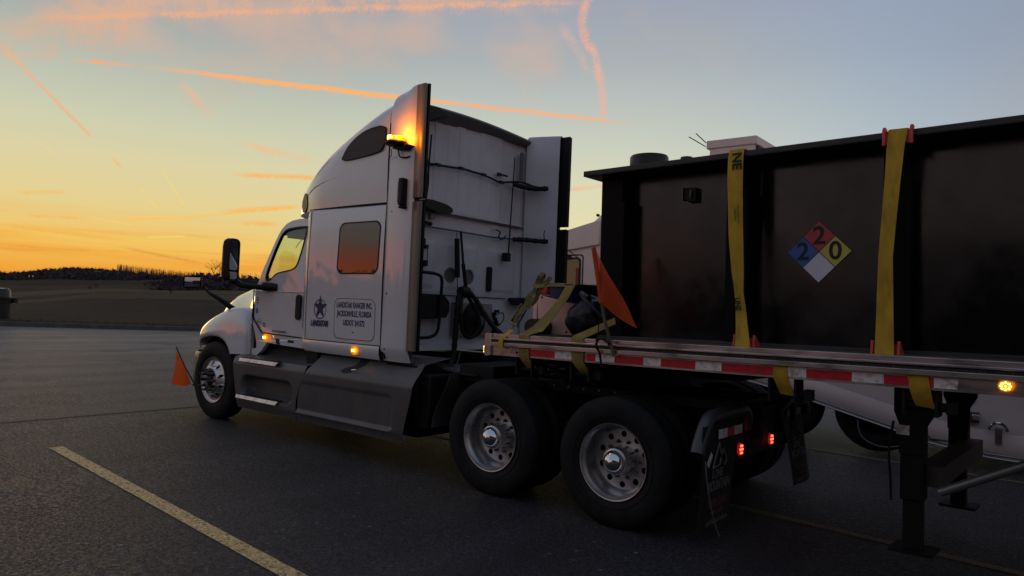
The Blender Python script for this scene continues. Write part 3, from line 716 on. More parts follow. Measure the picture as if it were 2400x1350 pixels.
# ---- rear side fairings (both sides) with black rubber edge
def rearf(side, name):
    m = MB(); rows = []
    S = -1 if side < 0 else 1
    zs = [1.075, 1.12, 1.19, 1.225, 1.6, 2.0, 2.4, 2.66, 2.9, 3.2, 3.4, 3.52]
    for x, W, zt, wi, zi in ((-5.592, 1.272, 3.775, 1.05, 3.845), (-5.53, 1.282, 3.782, 1.07, 3.848), (-5.46, 1.291, 3.79, 1.10, 3.85), (-5.38, 1.297, 3.805, 1.14, 3.852), (-5.30, 1.294, 3.825, 1.18, 3.855), (-5.235, 1.283, 3.84, 1.215, 3.856), (-5.205, 1.264, 3.845, 1.225, 3.855)):
        row = []; rr_ = W - wi; z0 = zs[-1]
        for z in zs: row.append((x, CY + S * (W - .05 * ss(1.19, 1.08, z)), z))
        top_ = zt if x > -5.3 else zt
        for k in range(1, 9):
            a = R(90 * k / 8); row.append((x, CY + S * (wi + rr_ * math.cos(a) ** (.75 if x < -5.3 else .5)), z0 + (zi - z0) * math.sin(a) ** (1.0 if x < -5.3 else .7)))
        row.append((x, CY + S * (wi - .03), zi - .04)); row.append((x, CY + S * (min(wi, 1.235) - .035), 3.4)); row.append((x, CY + S * (min(wi, 1.235) - .035 + .0), 1.08))
        rows.append(row)
    m.grid(rows)
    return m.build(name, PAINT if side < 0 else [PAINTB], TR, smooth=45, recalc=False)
RF = rearf(-1, 'side_fairing'); rearf(1, 'side_fairing')
seam([(-5.596, CY - 1.272, 1.08), (-5.590, CY - 1.285, 1.9), (-5.587, CY - 1.278, 2.8), (-5.587, CY - 1.274, 3.5)], .0035)
for z, xs_ in ((2.585, (-5.50, -5.385, -5.275)), (1.755, (-5.525, -5.40, -5.29)), (1.195, (-5.52, -5.42, -5.31))):
    for x in xs_:
        m = MB(); m.lathe([(0, .007), (.008, .005), (.010, 0)], lambda a, b, c: (x + a, CY - 1.284 - c, z + b), 10); m.build('fairing_bolt', STEEL, TR)
for S in (-1, 1):
    for z0, z1 in ((1.20, 2.665), (2.705, 3.83)):
        m = MB(); rows = []
        for i in range(13):
            z = lerp(z0, z1, i / 12); k = .0
            rows.append([(-5.222, CY + S * 1.262, z), (-5.205, CY + S * 1.285, z), (-5.17, CY + S * 1.279, z), (-5.155, CY + S * 1.290, z), (-5.10, CY + S * 1.292, z), (-5.088, CY + S * 1.285, z), (-5.088, CY + S * 1.262, z), (-5.2, CY + S * 1.25, z)])
        m.grid(rows, True); E_ = m.build('extender_edge', EDGEB if S > 0 else TRIM, TR, smooth=50)
        m = MB(); m.box(-5.24, -5.080, CY + S * 1.235 - .012, CY + S * 1.235 + .012, z0 - .005, z1 + .005); m.build('rubber_backing', EDGEB, E_)
m = MB(); m.box(-5.66, -5.54, CY - 1.262, CY - 1.22, 1.1, 3.5); m.build('gap_blocker', BLK, TR)  # added black strip, stops sky showing through the panel gap
# ---- roof fairing
ST = [(-7.93, .30, 2.80, .10), (-7.88, .50, 2.85, .12), (-7.78, .70, 2.90, .16), (-7.62, .88, 2.97, .20), (-7.44, .995, 3.06, .25), (-7.25, 1.085, 3.16, .30), (-7.08, 1.150, 3.25, .33),
      (-6.92, 1.200, 3.335, .36), (-6.74, 1.235, 3.425, .38), (-6.52, 1.255, 3.52, .38), (-6.25, 1.268, 3.62, .36), (-5.98, 1.274, 3.705, .32), (-5.78, 1.275, 3.755, .28), (-5.60, 1.272, 3.79, .25)]
m = MB(); rows = []
for x, W, zt, rc in ST: rows.append(sec(x, W, 2.688, zt, rc, n=8, bulge=.006, crown=.04 + .06 * max(0, -6.1 - x)))
m.grid(rows)
fr = rows[0]; m.add(fr, [tuple(range(len(fr)))])
lo = [(r_[0]) for r_ in rows]; m.add([(p[0], p[1], 2.69) for p in lo] + [(p[0], 2 * CY - p[1], 2.69) for p in lo], [(i, i + 1, i + 1 + len(lo), i + len(lo)) for i in range(len(lo) - 1)])
RFG = m.build('roof_fairing', PAINT, TR, smooth=50)
# raised crease lines on the fairing
def surf_y(x, z):
    for (xa, Wa, za, ra), (xb, Wb, zb_, rb) in zip(ST, ST[1:]):
        if xa <= x <= xb:
            t = (x - xa) / (xb - xa); W = lerp(Wa, Wb, t); zt = lerp(za, zb_, t); rc = lerp(ra, rb, t)
            if z > zt - rc:
                s_ = min(1, (z - zt + rc) / rc); return CY - W + rc - rc * math.sqrt(max(0, 1 - s_ * s_))
            return CY - W - .004
    return CY - ST[-1][1]
def crease(pts, w):
    m = MB(); P = catmull(pts, 8); rows = []
    for i, p in enumerate(P):
        t = i / (len(P) - 1); hh = .006 * math.sin(math.pi * min(1, t * 1.25) if t < .8 else math.pi * (1 - t) * 2.2 * .5)
        x, z = p.x, p.y
        rows.append([(x, surf_y(x, z + w) + .004, z + w), (x, surf_y(x, z + w * .2) - max(0, hh), z + w * .2), (x, surf_y(x, z - w * .25) - max(0, hh), z - w * .25), (x, surf_y(x, z - w) + .004, z - w)])
    m.grid(rows); m.build('crease', PAINT, RFG, smooth=60)
crease([(-7.25, 2.83, 0), (-6.98, 2.93, 0), (-6.70, 2.985, 0), (-6.40, 3.02, 0)], .016)
crease([(-6.98, 3.06, 0), (-6.80, 3.16, 0), (-6.60, 3.26, 0), (-6.42, 3.325, 0)], .016)
# upper side window
wpoly = smooth_poly([(-6.345, 3.205), (-6.20, 3.38), (-5.98, 3.47), (-5.66, 3.49), (-5.635, 3.40), (-5.66, 3.26), (-5.73, 3.205), (-6.30, 3.175)], 3)
def fair(off): return lambda u, v, w: (u, surf_y(u, v) - .006 - w - off, v)
def scale_poly(p, k):
    cx = sum(a for a, b in p) / len(p); cz = sum(b for a, b in p) / len(p); return [(cx + (a - cx) * k, cz + (b - cz) * k) for a, b in p]
m = MB(); m.plate(scale_poly(wpoly, 1.022), [wpoly], fair(0), -.03, .018); UW = m.build('upper_window', BLK, TR, bevel=.002)
m = MB(); m.plate(wpoly, [], fair(0), -.02, .016); m.build('glass', mat('matte_dark_window', (.022, .020, .022), .45, 0, 3, .1, spec=.3), UW)
# black plate painted in for the shaded gap between fairing nose and cab
m = MB(); m.plate(smooth_poly([(-7.33, 2.69), (-7.37, 2.82), (-7.30, 2.93), (-7.17, 2.90), (-7.10, 2.78), (-7.16, 2.69)], 2), [], lambda u, v, w: (u, surf_y(u, v) - .008 - w, v), -.02, .004); m.build('fairing_gap_shade', BLK, TR)
# ---- roof rear lip and the back wall
m = MB(); rows = []
base = sec(-5.60, 1.272, 2.688, 3.79, .25, n=8, crown=.04)
top = base[7:-7]
def shift(p, dx, dz, sq=1): return (p[0] + dx, CY + (p[1] - CY) * sq, p[2] + dz)
rows = [[shift(p, 0, 0) for p in top], [shift(p, .05, .004) for p in top], [shift(p, .06, -.02, .99) for p in top], [shift(p, .02, -.06, .97) for p in top],
        [(-5.66, CY + (p[1] - CY) * .93, p[2] - lerp(.17, .05, min(1, max(0, (p[1] - 4.95) / 2.4)))) for p in top]]
m.grid(rows); m.build('roof_lip', mat('lip_painted_shade', (.12, .12, .125), .6, 0, 4, .1), TR, smooth=60)  # dark base colour stands for shade on the down-facing lip
def backx(y, z):
    x = -5.655
    # upper ribbed part
    if z > 2.71:
        for yc in (5.62, 5.84, 6.02, 6.20, 6.40, 6.58):
            x += .012 * math.exp(-((y - yc) / .012) ** 2) * ss(2.78, 2.84, z) * ss(3.70, 3.62, z)
        x += -.02 * ss(6.78, 6.82, y)
        for (a, b) in ((5.72, 5.98), (6.12, 6.40)):
            x -= .018 * ss(a - .01, a + .01, y) * ss(b + .01, b - .01, y) * ss(3.635, 3.645, z) * ss(3.69, 3.68, z)
    else:
        for (y0, y1, z0, z1) in ((5.22, 5.68, 1.86, 2.36), (5.86, 6.38, 1.86, 2.36), (6.58, 7.10, 1.86, 2.36), (6.62, 6.98, 2.60, 2.67), (5.2, 5.7, 1.30, 1.62), (5.2, 6.98, 1.20, 1.26)):
            d_ = min(y - y0, y1 - y, z - z0, z1 - z); x += .014 * ss(-.012, .012, d_) 
        x -= .012 * math.exp(-((z - 1.775) / .008) ** 2)
        x -= .015 * math.exp(-((z - 2.695) / .010) ** 2)
    x += .05 * ss(7.10, 7.28, y)
    return x
ysl = [5.02 + i * .0125 for i in range(184)]; zsl = [1.16 + i * .02 for i in range(129)]
def wz(y, z):
    e = min(y - 4.93, 7.44 - y); zm = 3.78 if e > .3 else 3.60 + .18 * ss(0, .3, e)
    return z if z < 3.4 else 3.4 + (z - 3.4) * (zm - 3.4) / .32
m = MB(); m.grid([[(backx(y, z), y, wz(y, z)) for y in ysl] for z in zsl]); 
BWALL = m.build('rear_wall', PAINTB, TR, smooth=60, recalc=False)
seam([(-5.645, 5.05, 2.693), (-5.64, 7.25, 2.693)], .006, 'wall_seam')
seam([(-5.645, 5.05, 1.775), (-5.64, 6.95, 1.775)], .006, 'wall_seam')
seam([(-5.615, 7.27, 1.2), (-5.61, 7.275, 2.69)], .005, 'wall_seam')
def YZ(x0): return lambda u, v, w: (x0 + w, u, v)
m = MB(); m.plate(rrect(6.575, 6.665, 1.85, 2.15, .03, 4), [], YZ(-5.64), -.02, .012)
for i in range(9): m.box(-5.63, -5.615, 6.59, 6.65, 1.875 + i * .03, 1.885 + i * .03)
m.build('wall_vent', BLK, TR, bevel=.003)
for yc in (5.935, 6.245):
    m = MB(); m.lathe([(.085, 0), (.085, .018), (.062, .018), (.058, .006), (0, .006)], lambda a, b, c: (-5.645 + c, yc + a, 2.01 + b), 24); m.build('wall_port', [GREYB], TR)
# hoses, cables and rods on the back wall
def hose(name, pts, r_, mt=None, n=8, k=6):
    m = MB(); m.tube(catmull(pts, k), r_, n); return m.build(name, mt or HOSE, TR, smooth=80)
bx = -5.60
hose('cable', [(-5.30, 5.24, 3.10), (bx, 5.47, 3.19), (bx, 5.62, 3.20), (bx, 5.85, 3.215), (bx, 6.02, 3.23), (bx, 6.2, 3.225), (bx, 6.39, 3.222), (bx, 6.58, 3.20), (bx, 6.70, 3.185), (bx, 6.9, 3.22), (bx + .02, 7.1, 3.25), (-5.45, 7.20, 3.20), (-5.25, 7.22, 3.16)], .013)
for p in ((-5.59, 5.62, 3.20), (-5.59, 6.0, 3.228), (-5.59, 6.39, 3.222), (-5.59, 6.72, 3.186)):
    m = MB(); m.box(p[0] - .015, p[0] + .01, p[1] - .04, p[1] + .04, p[2] - .018, p[2] + .018); m.build('cable_clip', BLK, TR, bevel=.004)
m = MB(); m.box(-5.62, -5.60, 6.66, 6.72, 3.26, 3.30).box(-5.62, -5.60, 6.70, 6.85, 3.275, 3.295, T(0, 0, 0)); m.build('bracket', BLK, TR)
hose('cable_bundle', [(-5.58, 6.95, 3.20), (-5.50, 7.08, 3.175), (-5.40, 7.17, 3.165), (-5.25, 7.21, 3.16)], [.03 if i % 4 else .036 for i in range(19)])
m = MB(); m.tube([(-5.55, 6.91, 3.52), (-5.55, 6.86, 2.33)], [.007, .010], 8); AN = m.build('antenna', BLK, TR)
m = MB(); m.box(-5.61, -5.52, 6.80, 6.88, 2.23, 2.335); m.build('antenna_base', BLK, AN, bevel=.012)
m = MB(); m.tube([(-5.45, 5.36, 3.46), (-5.47, 5.34, 2.72)], .010, 8); m.build('antenna', BLK, TR)
hose('coax_cable', [(-5.46, 5.34, 2.80), (-5.46, 5.36, 3.0), (-5.44, 5.30, 3.25), (-5.42, 5.28, 3.4)], .006)
# work light
m = MB(); m.plate(smooth_poly([(5.36, 2.80), (5.70, 2.775), (5.82, 2.73), (5.78, 2.67), (5.60, 2.665), (5.36, 2.70)], 2), [], YZ(-5.62), 0, .11); WL = m.build('work_light', BLK, TR, bevel=.01)
m = MB(); m.box(-5.63, -5.60, 5.55, 5.62, 2.60, 2.67); m.build('bracket', STEEL, WL)
for p in ((5.52, 2.55), (5.58, 2.545)):
    m = MB(); m.lathe([(0, .03), (.022, .028), (.026, 0)], lambda a, b, c: (-5.645 + c, p[0] + a, p[1] + b), 14); m.build('grommet', BLK, TR)
m = MB(); m.tube([(-5.60, 5.30, 2.505), (-5.60, 5.85, 2.51), (-5.60, 6.6, 2.505), (-5.60, 7.2, 2.53)], .010, 8); m.build('hanger_bar', STEEL, TR)
hose('cable_bundle', [(-5.58, 6.98, 2.515), (-5.50, 7.08, 2.52), (-5.38, 7.17, 2.51), (-5.22, 7.21, 2.50)], [.028 if i % 4 else .034 for i in range(19)])
hose('coax_cable', [(-5.24, 7.18, 2.52), (-5.25, 7.17, 2.58), (-5.26, 7.20, 2.64)], .006)
hose('coax_cable', [(-5.60, 6.66, 2.60), (-5.58, 6.72, 2.58), (-5.58, 6.70, 2.53), (-5.59, 6.76, 2.49), (-5.58, 6.84, 2.55)], .008)
m = MB()
for i in range(140):
    pass
m.tube([(-5.56, 5.94, 2.42), (-5.56, 5.975, 1.98)], .030, 8); SPR = m.build('hose_spring', BLK, TR)
m = MB(); m.tube([(-5.56, 5.94, 2.42), (-5.565, 5.935, 2.515)], .006, 6).tube([(-5.56, 5.975, 1.98), (-5.56, 5.985, 1.86)], .006, 6); m.build('hook', STEEL, SPR)
m = MB(); m.tube([(-5.55, 5.99, 2.50), (-5.53, 6.03, 2.14)], .014, 8).tube([(-5.53, 6.03, 2.14), (-5.51, 6.09, 1.78)], .022, 8); m.build('hose_tender', BLK, TR)
hose('air_hose', [(-5.52, 6.02, 1.83), (-5.50, 5.94, 1.74), (-5.48, 5.91, 1.60), (-5.48, 5.90, 1.40), (-5.48, 5.89, 1.22), (-5.46, 5.85, 1.08), (-5.42, 5.74, .98), (-5.4, 5.60, .96)], [.030 + (.006 if i % 3 == 0 else 0) for i in range(43)])
hose('air_hose', [(-5.50, 6.03, 1.82), (-5.46, 5.95, 1.70), (-5.44, 5.93, 1.52), (-5.44, 5.98, 1.36), (-5.44, 6.10, 1.31), (-5.44, 6.22, 1.38), (-5.44, 6.24, 1.52), (-5.48, 6.16, 1.68), (-5.50, 6.08, 1.80)], .022)
hose('air_hose', [(-5.50, 6.08, 1.84), (-5.44, 6.17, 1.74), (-5.36, 6.24, 1.58), (-5.20, 6.32, 1.38), (-4.95, 6.42, 1.25), (-4.6, 6.5, 1.22), (-4.2, 6.5, 1.24)], [.028 + (.006 if i % 3 == 0 else 0) for i in range(37)])
m = MB(); m.lathe([(0, .07), (.06, .06), (.075, 0), (.06, -.06), (0, -.07)], lambda a, b, c: (-5.50 + a, 6.03 + c, 1.82 + b), 12); m.build('hose_clamp', BLK, TR)
hose('cable', [(-5.4, 5.90, 1.15), (-5.36, 5.78, .98), (-5.34, 5.60, .93), (-5.3, 5.40, .97)], .010, mat('green_wire', (.02, .05, .035), .5))
# heater unit
m = MB(); m.box(-5.655, -5.60, 5.99, 6.66, 1.315, 1.70); FB = m.build('heater_box', mat('scuffed_grey_metal', (.24, .20, .20), .5, .3, 4, .15), TR, bevel=.006)
m = MB(); m.lathe([(.0, .10), (.06, .10), (.07, .06), (.12, .05), (.19, .035), (.21, 0)], lambda a, b, c: (-5.60 + c, 6.32 + a * .95, 1.50 + b), 32); m.build('fan_shroud', BLKM, FB)
m = MB(); m.lathe([(.0, .125), (.05, .12), (.055, .10)], lambda a, b, c: (-5.60 + c, 6.33 + a, 1.50 + b), 20); m.build('fan_hub', GREYB, FB)
m = MB(); rr = random.Random(4)
for i in range(9): m.box(*[v for c_, h_ in ((-5.60, .025), (6.72 + rr.uniform(-.05, .04), rr.uniform(.01, .025)), (1.36 + i * .032, .018)) for v in (c_ - h_, c_ + h_)])
m.tube(catmull([(-5.57, 6.72, 1.58), (-5.55, 6.80, 1.60), (-5.55, 6.82, 1.52), (-5.56, 6.76, 1.45)], 4), .007, 6); m.build('valve', BLK, TR)
# black boxes and grab bar at the left of the wall
m = MB(); m.plate([(5.26, 1.775), (5.74, 1.775), (5.83, 1.70), (5.83, 1.60), (5.79, 1.525), (5.30, 1.50)], [], YZ(-5.64), 0, .12); m.build('battery_box', BLK, TR, bevel=.01)
hose('grab_bar', [(-5.60, 5.30, 2.00), (-5.52, 5.40, 2.005), (-5.50, 5.58, 1.995), (-5.50, 5.66, 1.95), (-5.50, 5.665, 1.80), (-5.50, 5.655, 1.55), (-5.50, 5.63, 1.38), (-5.52, 5.55, 1.315), (-5.60, 5.42, 1.30)], .018)
m = MB(); m.box(-5.645, -5.60, 5.44, 5.50, 2.28, 2.38); m.build('bracket', BLK, TR, bevel=.01)
m = MB(); m.tube([(-5.6, 5.52, 2.29), (-5.6, 5.53, 2.20), (-5.6, 5.52, 2.11)], .005, 6).box(-5.64, -5.60, 5.50, 5.54, 2.08, 2.14).box(-5.64, -5.60, 5.50, 5.54, 2.27, 2.31); m.build('door_tether', BLK, TR)
m = MB(); m.plate([(6.98, 1.79), (7.26, 1.80), (7.26, 1.72), (7.05, 1.70), (6.95, 1.76)], [], YZ(-5.62), 0, .10); m.build('bracket', BLK, TR, bevel=.01)
m = MB(); m.plate([(5.15, 3.76), (5.50, 3.80), (5.70, 3.745), (5.52, 3.68), (5.15, 3.50)], [], YZ(-5.60), 0, .10); m.build('fairing_brace', BLK, TR, bevel=.01)
for y in (7.125,):
    m = MB(); m.box(-5.615, -5.60, y - .03, y + .03, 3.28, 3.63); m.build('wall_slot', GREYB, TR)
rb = random.Random(8)
for z in (3.75, 3.35, 2.95, 2.6, 2.25, 1.95):
    m = MB(); m.lathe([(0, .008), (.009, .006), (.011, 0)], lambda a, b, c: (-5.24 + a, CY + 1.232 - c, z + b), 8); m.build('fairing_bolt', BLK, TR)
# ---- beacon on the fairing
m = MB(); m.lathe([(0, -.012), (.10, -.012), (.115, 0), (.11, .02), (.085, .03), (0, .03)], lambda a, b, c: (-5.37 + a, 4.80 + b, 3.235 + c), 24)
m.plate([(-5.44, 3.20), (-5.26, 3.18), (-5.22, 3.225), (-5.36, 3.235)], [], lambda u, v, w: (u, 4.90 - w, v), -.03, .10)
BC = m.build('beacon', BLK, TR, bevel=.003)
m = MB(); m.lathe([(.0, .075), (.07, .075), (.085, .065), (.085, .03)], lambda a, b, c: (-5.37 + a, 4.80 + b, 3.235 + c), 24); m.build('lens', AMB, BC)
m = MB()
for i in range(10):
    a = 2 * math.pi * i / 10; m.box(-5.37 + .07 * math.cos(a) - .009, -5.37 + .07 * math.cos(a) + .009, 4.80 + .07 * math.sin(a) - .02, 4.80 + .07 * math.sin(a) - .0, 3.277, 3.293)
m.lathe([(0, .05), (.03, .05), (.03, .02)], lambda a, b, c: (-5.38 + a, 4.715 + b * .2, 3.26 + c), 10)
m.build('led', AMBD, BC)
hose('cable', [(-5.585, 4.893, 3.13), (-5.50, 4.86, 3.15), (-5.46, 4.82, 3.20)], .004, INKG)
hose('cable', [(-5.40, 4.86, 3.20), (-5.38, 4.86, 3.13), (-5.33, 4.87, 3.11), (-5.26, 4.89, 3.12)], .007, BLK)
def plight(name, loc, col, watts, size=.03):
    l = bpy.data.lights.new(name, 'POINT'); l.energy = watts; l.color = col; l.shadow_soft_size = size
    o = bpy.data.objects.new(name, l); COL.objects.link(o); o.location = loc; return o
plight('beacon_glow', (-5.29, 4.76, 3.31), (1, .24, .0), 10.0, .05)
# side lamp housing low on the fairing
m = MB(); m.box(-5.335, -5.275, 4.815, 4.895, 2.63, 2.90).box(-5.34, -5.27, 4.83, 4.90, 2.60, 2.63); SM = m.build('side_camera', BLK, TR, bevel=.012)
m = MB(); m.box(-5.355, -5.333, 4.83, 4.88, 2.66, 2.87); m.build('lens', GLASSD, SM)
# marker light under the sleeper
def marker(x, z, y, parent, rx=.05, rz=.032, E=.6):
    m = MB(); m.lathe([(0, .012), (1, .010), (1.0, -.01)], lambda a, b, c: (x - .010 + a * rx * 1.25, y - c, z + b * rz * 1.35), 24); MK = m.build('marker_light', AMBL, parent)
    m = MB(); m.lathe([(0, .030), (.6, .027), (.95, .012), (1, 0)], lambda a, b, c: (x + a * rx * .78, y - c, z + b * rz * .9), 20); m.build('lens', AMB, MK)
    m = MB()
    for i in range(3):
        for j in range(2): m.box(x - .024 + i * .018, x - .013 + i * .018, y - .036, y - .026, z - .012 + j * .014, z - .002 + j * .014)
    m.build('led', AMBD, MK)
marker(-5.965, 1.152, CY - 1.282, TR, .052, .036)

# ---- cab
def cabside(off, S=-1):
    def f(u, v, w):
        return (u, CY + S * (1.188 + w + off - max(0, v - 1.95) * .12 - max(0, -7.72 - u) * .10), v)
    return f
door = [(-6.99, 2.60), (-7.30, 2.615), (-7.45, 2.60), (-7.56, 2.565), (-7.645, 2.50), (-7.73, 2.37), (-7.93, 2.03), (-8.02, 1.87), (-8.10, 1.78), (-8.105, 1.42), (-7.86, 1.245), (-6.99, 1.225)]
wino = smooth_poly([(-7.86, 1.95), (-7.845, 1.86), (-7.74, 1.865), (-7.64, 1.945), (-7.50, 1.975), (-7.27, 2.0), (-7.19, 2.07), (-7.10, 2.50), (-7.13, 2.53), (-7.50, 2.515), (-7.60, 2.47), (-7.66, 2.38)], 2)
wini = scale_poly(wino, .93)
for S in (-1, 1):
    m = MB(); m.plate(door, [wino], cabside(0, S), -.04, 0); DR = m.build('door', PAINT, TR, smooth=35, bevel=.006)
    m = MB(); m.plate(wino, [wini], cabside(0, S), -.03, .006); WF = m.build('window_frame', BLK, DR, bevel=.004)
    m = MB(); m.plate(wini, [], cabside(0, S), -.018, -.012); m.build('window_glass', GLASS, DR, smooth=0)
    if S < 0: DOOR = DR
m = MB(); m.plate(rrect(-7.165, -7.075, 1.425, 1.715, .042, 6), [], cabside(0), 0, .022); m.build('door_handle', BLK, DOOR, bevel=.006)
m = MB(); P = [(-7.00, 1.24), (-7.003, 1.7), (-6.985, 2.0), (-6.955, 2.55)]
seam([(-6.985, CY - 1.185, 1.23), (-7.02, CY - 1.193, 1.35), (-7.02, CY - 1.195, 1.9), (-6.985, CY - 1.14, 2.55)], .006)
seam([(-7.86, CY - 1.185, 1.238), (-7.4, CY - 1.191, 1.228), (-6.99, CY - 1.19, 1.218)], .006)
seam([(-8.112, CY - 1.16, 1.80), (-8.115, CY - 1.165, 1.42), (-7.87, CY - 1.185, 1.24)], .008)
m = MB(); m.box(-8.1, -7.05, CY - 1.196, CY - 1.186, 1.735, 1.75); m.build('door_crease', PAINT, DOOR, bevel=.004)
# filler between cab and sleeper, A-pillar, roof, back
m = MB(); m.box(-7.02, -6.97, CY - 1.17, CY - 1.06, 1.15, 2.66).box(-7.02, -6.97, CY + 1.06, CY + 1.17, 1.15, 2.66); m.build('cab_corner', PAINT, TR)
m = MB(); rows = []
for x, z in ((-6.95, 2.60), (-7.30, 2.615), (-7.45, 2.60), (-7.56, 2.565), (-7.645, 2.50), (-7.70, 2.42)):
    W = 1.188 - (z - 1.95) * .12; row = []
    for i in range(25):
        t = -1 + 2 * i / 24; row.append((x - (.28 * (1 - t * t) if z < 2.61 else 0) * (1 if x < -7.5 else .5), CY + W * t, z + .055 * (1 - t ** 4)))
    rows.append(row)
m.grid(rows); m.build('cab_roof', PAINT, TR, smooth=60)
m = MB(); rows = []
for k in range(5):
    t = k / 4; xe, ze = lerp(-7.72, -8.10, t), lerp(2.40, 1.86, t); row = []
    for i in range(17):
        q = -1 + 2 * i / 16; W = 1.188 - (ze - 1.95) * .12 - .05; row.append((xe - .30 * (1 - q * q), CY + W * q, ze + .04 * (1 - q * q)))
    rows.append(row)
m.grid(rows); m.build('windshield', glass('windshield_glass', (.93, .97, .90), .06), TR, smooth=80)
m = MB(); m.box(-8.15, -7.62, CY - 1.10, CY + 1.10, 1.5, 1.885); m.build('dashboard', SEAT, TR, bevel=.03)
m = MB(); m.box(-8.1, -6.9, CY - 1.12, CY + 1.12, 1.15, 1.25); m.build('cab_floor', SEAT, TR)
m = MB(); m.box(-7.20, -7.06, 5.38, 5.85, 1.5, 2.28); m.box(-7.6, -7.1, 5.38, 5.85, 1.45, 1.6); m.build('driver_seat', SEAT, TR, bevel=.05)
m = MB(); rows = []
cw = Vector((-7.47, 5.62, 2.00)); ax = Vector((.45, 0, .9)).normalized(); e1 = Vector((0, 1, 0)); e2 = ax.cross(e1)
for i in range(32):
    a = 2 * math.pi * i / 32; rad = e1 * math.cos(a) + e2 * math.sin(a); rows.append([cw + rad * (.22 + .016 * math.cos(2 * math.pi * k / 8)) + ax * .016 * math.sin(2 * math.pi * k / 8) for k in range(8)])
rows.append(rows[0]); m.grid(rows, True); m.tube([cw, cw - ax * .25], .03, 8).tube([cw - e1 * .21, cw + e1 * .21], .014, 6); m.build('steering_wheel', BLK, TR, smooth=80)
hose('sun_visor_cord', [(-7.52, 5.3, 2.42), (-7.62, 5.3, 2.36), (-7.68, 5.3, 2.30)], .004, BLK)
m = MB(); m.box(-7.60, -7.05, CY - 1.07, CY + 1.0, 2.40, 2.52); m.build('headliner', SEAT, TR)
# ---- hood
m = MB(); rows = []
HS = [(-8.12, 1.165, .93, 1.865, .40, .04), (-8.22, 1.10, .93, 1.88, .42, .05), (-8.38, 1.01, .93, 1.885, .42, .05), (-8.60, .93, .93, 1.875, .42, .055), (-8.85, .87, .93, 1.845, .42, .06), (-9.15, .81, .92, 1.795, .40, .06), (-9.40, .76, .9, 1.735, .36, .055), (-9.60, .71, .88, 1.655, .32, .05),
      (-9.74, .66, .86, 1.56, .28, .045), (-9.84, .61, .84, 1.44, .22, .04), (-9.90, .54, .80, 1.28, .16, .03), (-9.93, .45, .75, 1.10, .10, .02)]
for x, W, zb, zt, rc, cr in HS: rows.append(sec(x, W, zb, zt, rc, n=8, bulge=0, crown=cr))
m.grid(rows); m.add(rows[-1], [tuple(range(len(rows[-1])))]); HOOD = m.build('hood', PAINT, TR, smooth=60)
m = MB(); m.box(-9.97, -9.90, CY - .40, CY + .40, .78, 1.30); m.build('grille', CHR, TR, bevel=.02)
def hood_y(x, z):
    for (xa, Wa, _, za, ra, _c), (xb, Wb, _, zb_, rb, _c2) in zip(HS, HS[1:]):
        if xb <= x <= xa:
            t = (x - xa) / (xb - xa); W = lerp(Wa, Wb, t); zt = lerp(za, zb_, t); rc = lerp(ra, rb, t)
            if z > zt - rc:
                s_ = min(1, (z - zt + rc) / rc); return CY - W + rc - rc * math.sqrt(max(0, 1 - s_ * s_))
            return CY - W
    return CY - 1.1
hf = lambda x0, z0: (lambda u, v, w: (x0 + u, hood_y(x0 + u, z0 + v) - w - .004, z0 + v))
letter('380777', -8.27, 1.70, .085, mat('pale_peach_decal', (.50, .40, .36), .6), 'number', .001, .72, fn=hf(-8.27, 1.70), parent=HOOD)
letter('LT625', -8.30, 1.585, .050, INKG, 'badge', .003, 1.1, fn=hf(-8.29, 1.585), parent=HOOD)
df = lambda x0, z0: (lambda u, v, w: cabside(.001)(x0 + u, z0 + v, w))
letter('FIRE EXTINGUISHER', -7.50, 1.265, .034, INKG, 'lettering', .0005, .95, fn=df(-7.50, 1.268), parent=DOOR)
letter('C', -7.865, 1.325, .06, INK, 'badge', .004, 1, fn=df(-7.84, 1.335), parent=DOOR)
for i, (tx, tz) in enumerate((('VIN', 1.66), ('SLEEPER', 1.635), ('GVW', 1.60))): letter(tx, -8.03, tz, .022, INKG, 'lettering', 0, .9, fn=df(-8.03, tz), parent=DOOR)
m = MB(); m.plate(rrect(-8.06, -8.02, 1.47, 1.535, .01, 3), [], cabside(0), 0, .0015); m.build('decal', mat('blue_decal', (.03, .12, .45), .5), DOOR)
m = MB(); cc = [(-7.965 + .045 * math.cos(2 * math.pi * i / 28), 1.365 + .045 * math.sin(2 * math.pi * i / 28)) for i in range(28)]; ci_ = [(-7.965 + .040 * math.cos(2 * math.pi * i / 28), 1.365 + .040 * math.sin(2 * math.pi * i / 28)) for i in range(28)]
m.plate(cc, [ci_], cabside(0), 0, .0015); m.plate([(-8.0, 1.375), (-7.93, 1.375), (-7.93, 1.355), (-8.0, 1.355)], [], cabside(0), 0, .0015); m.build('decal', INKL, DOOR)
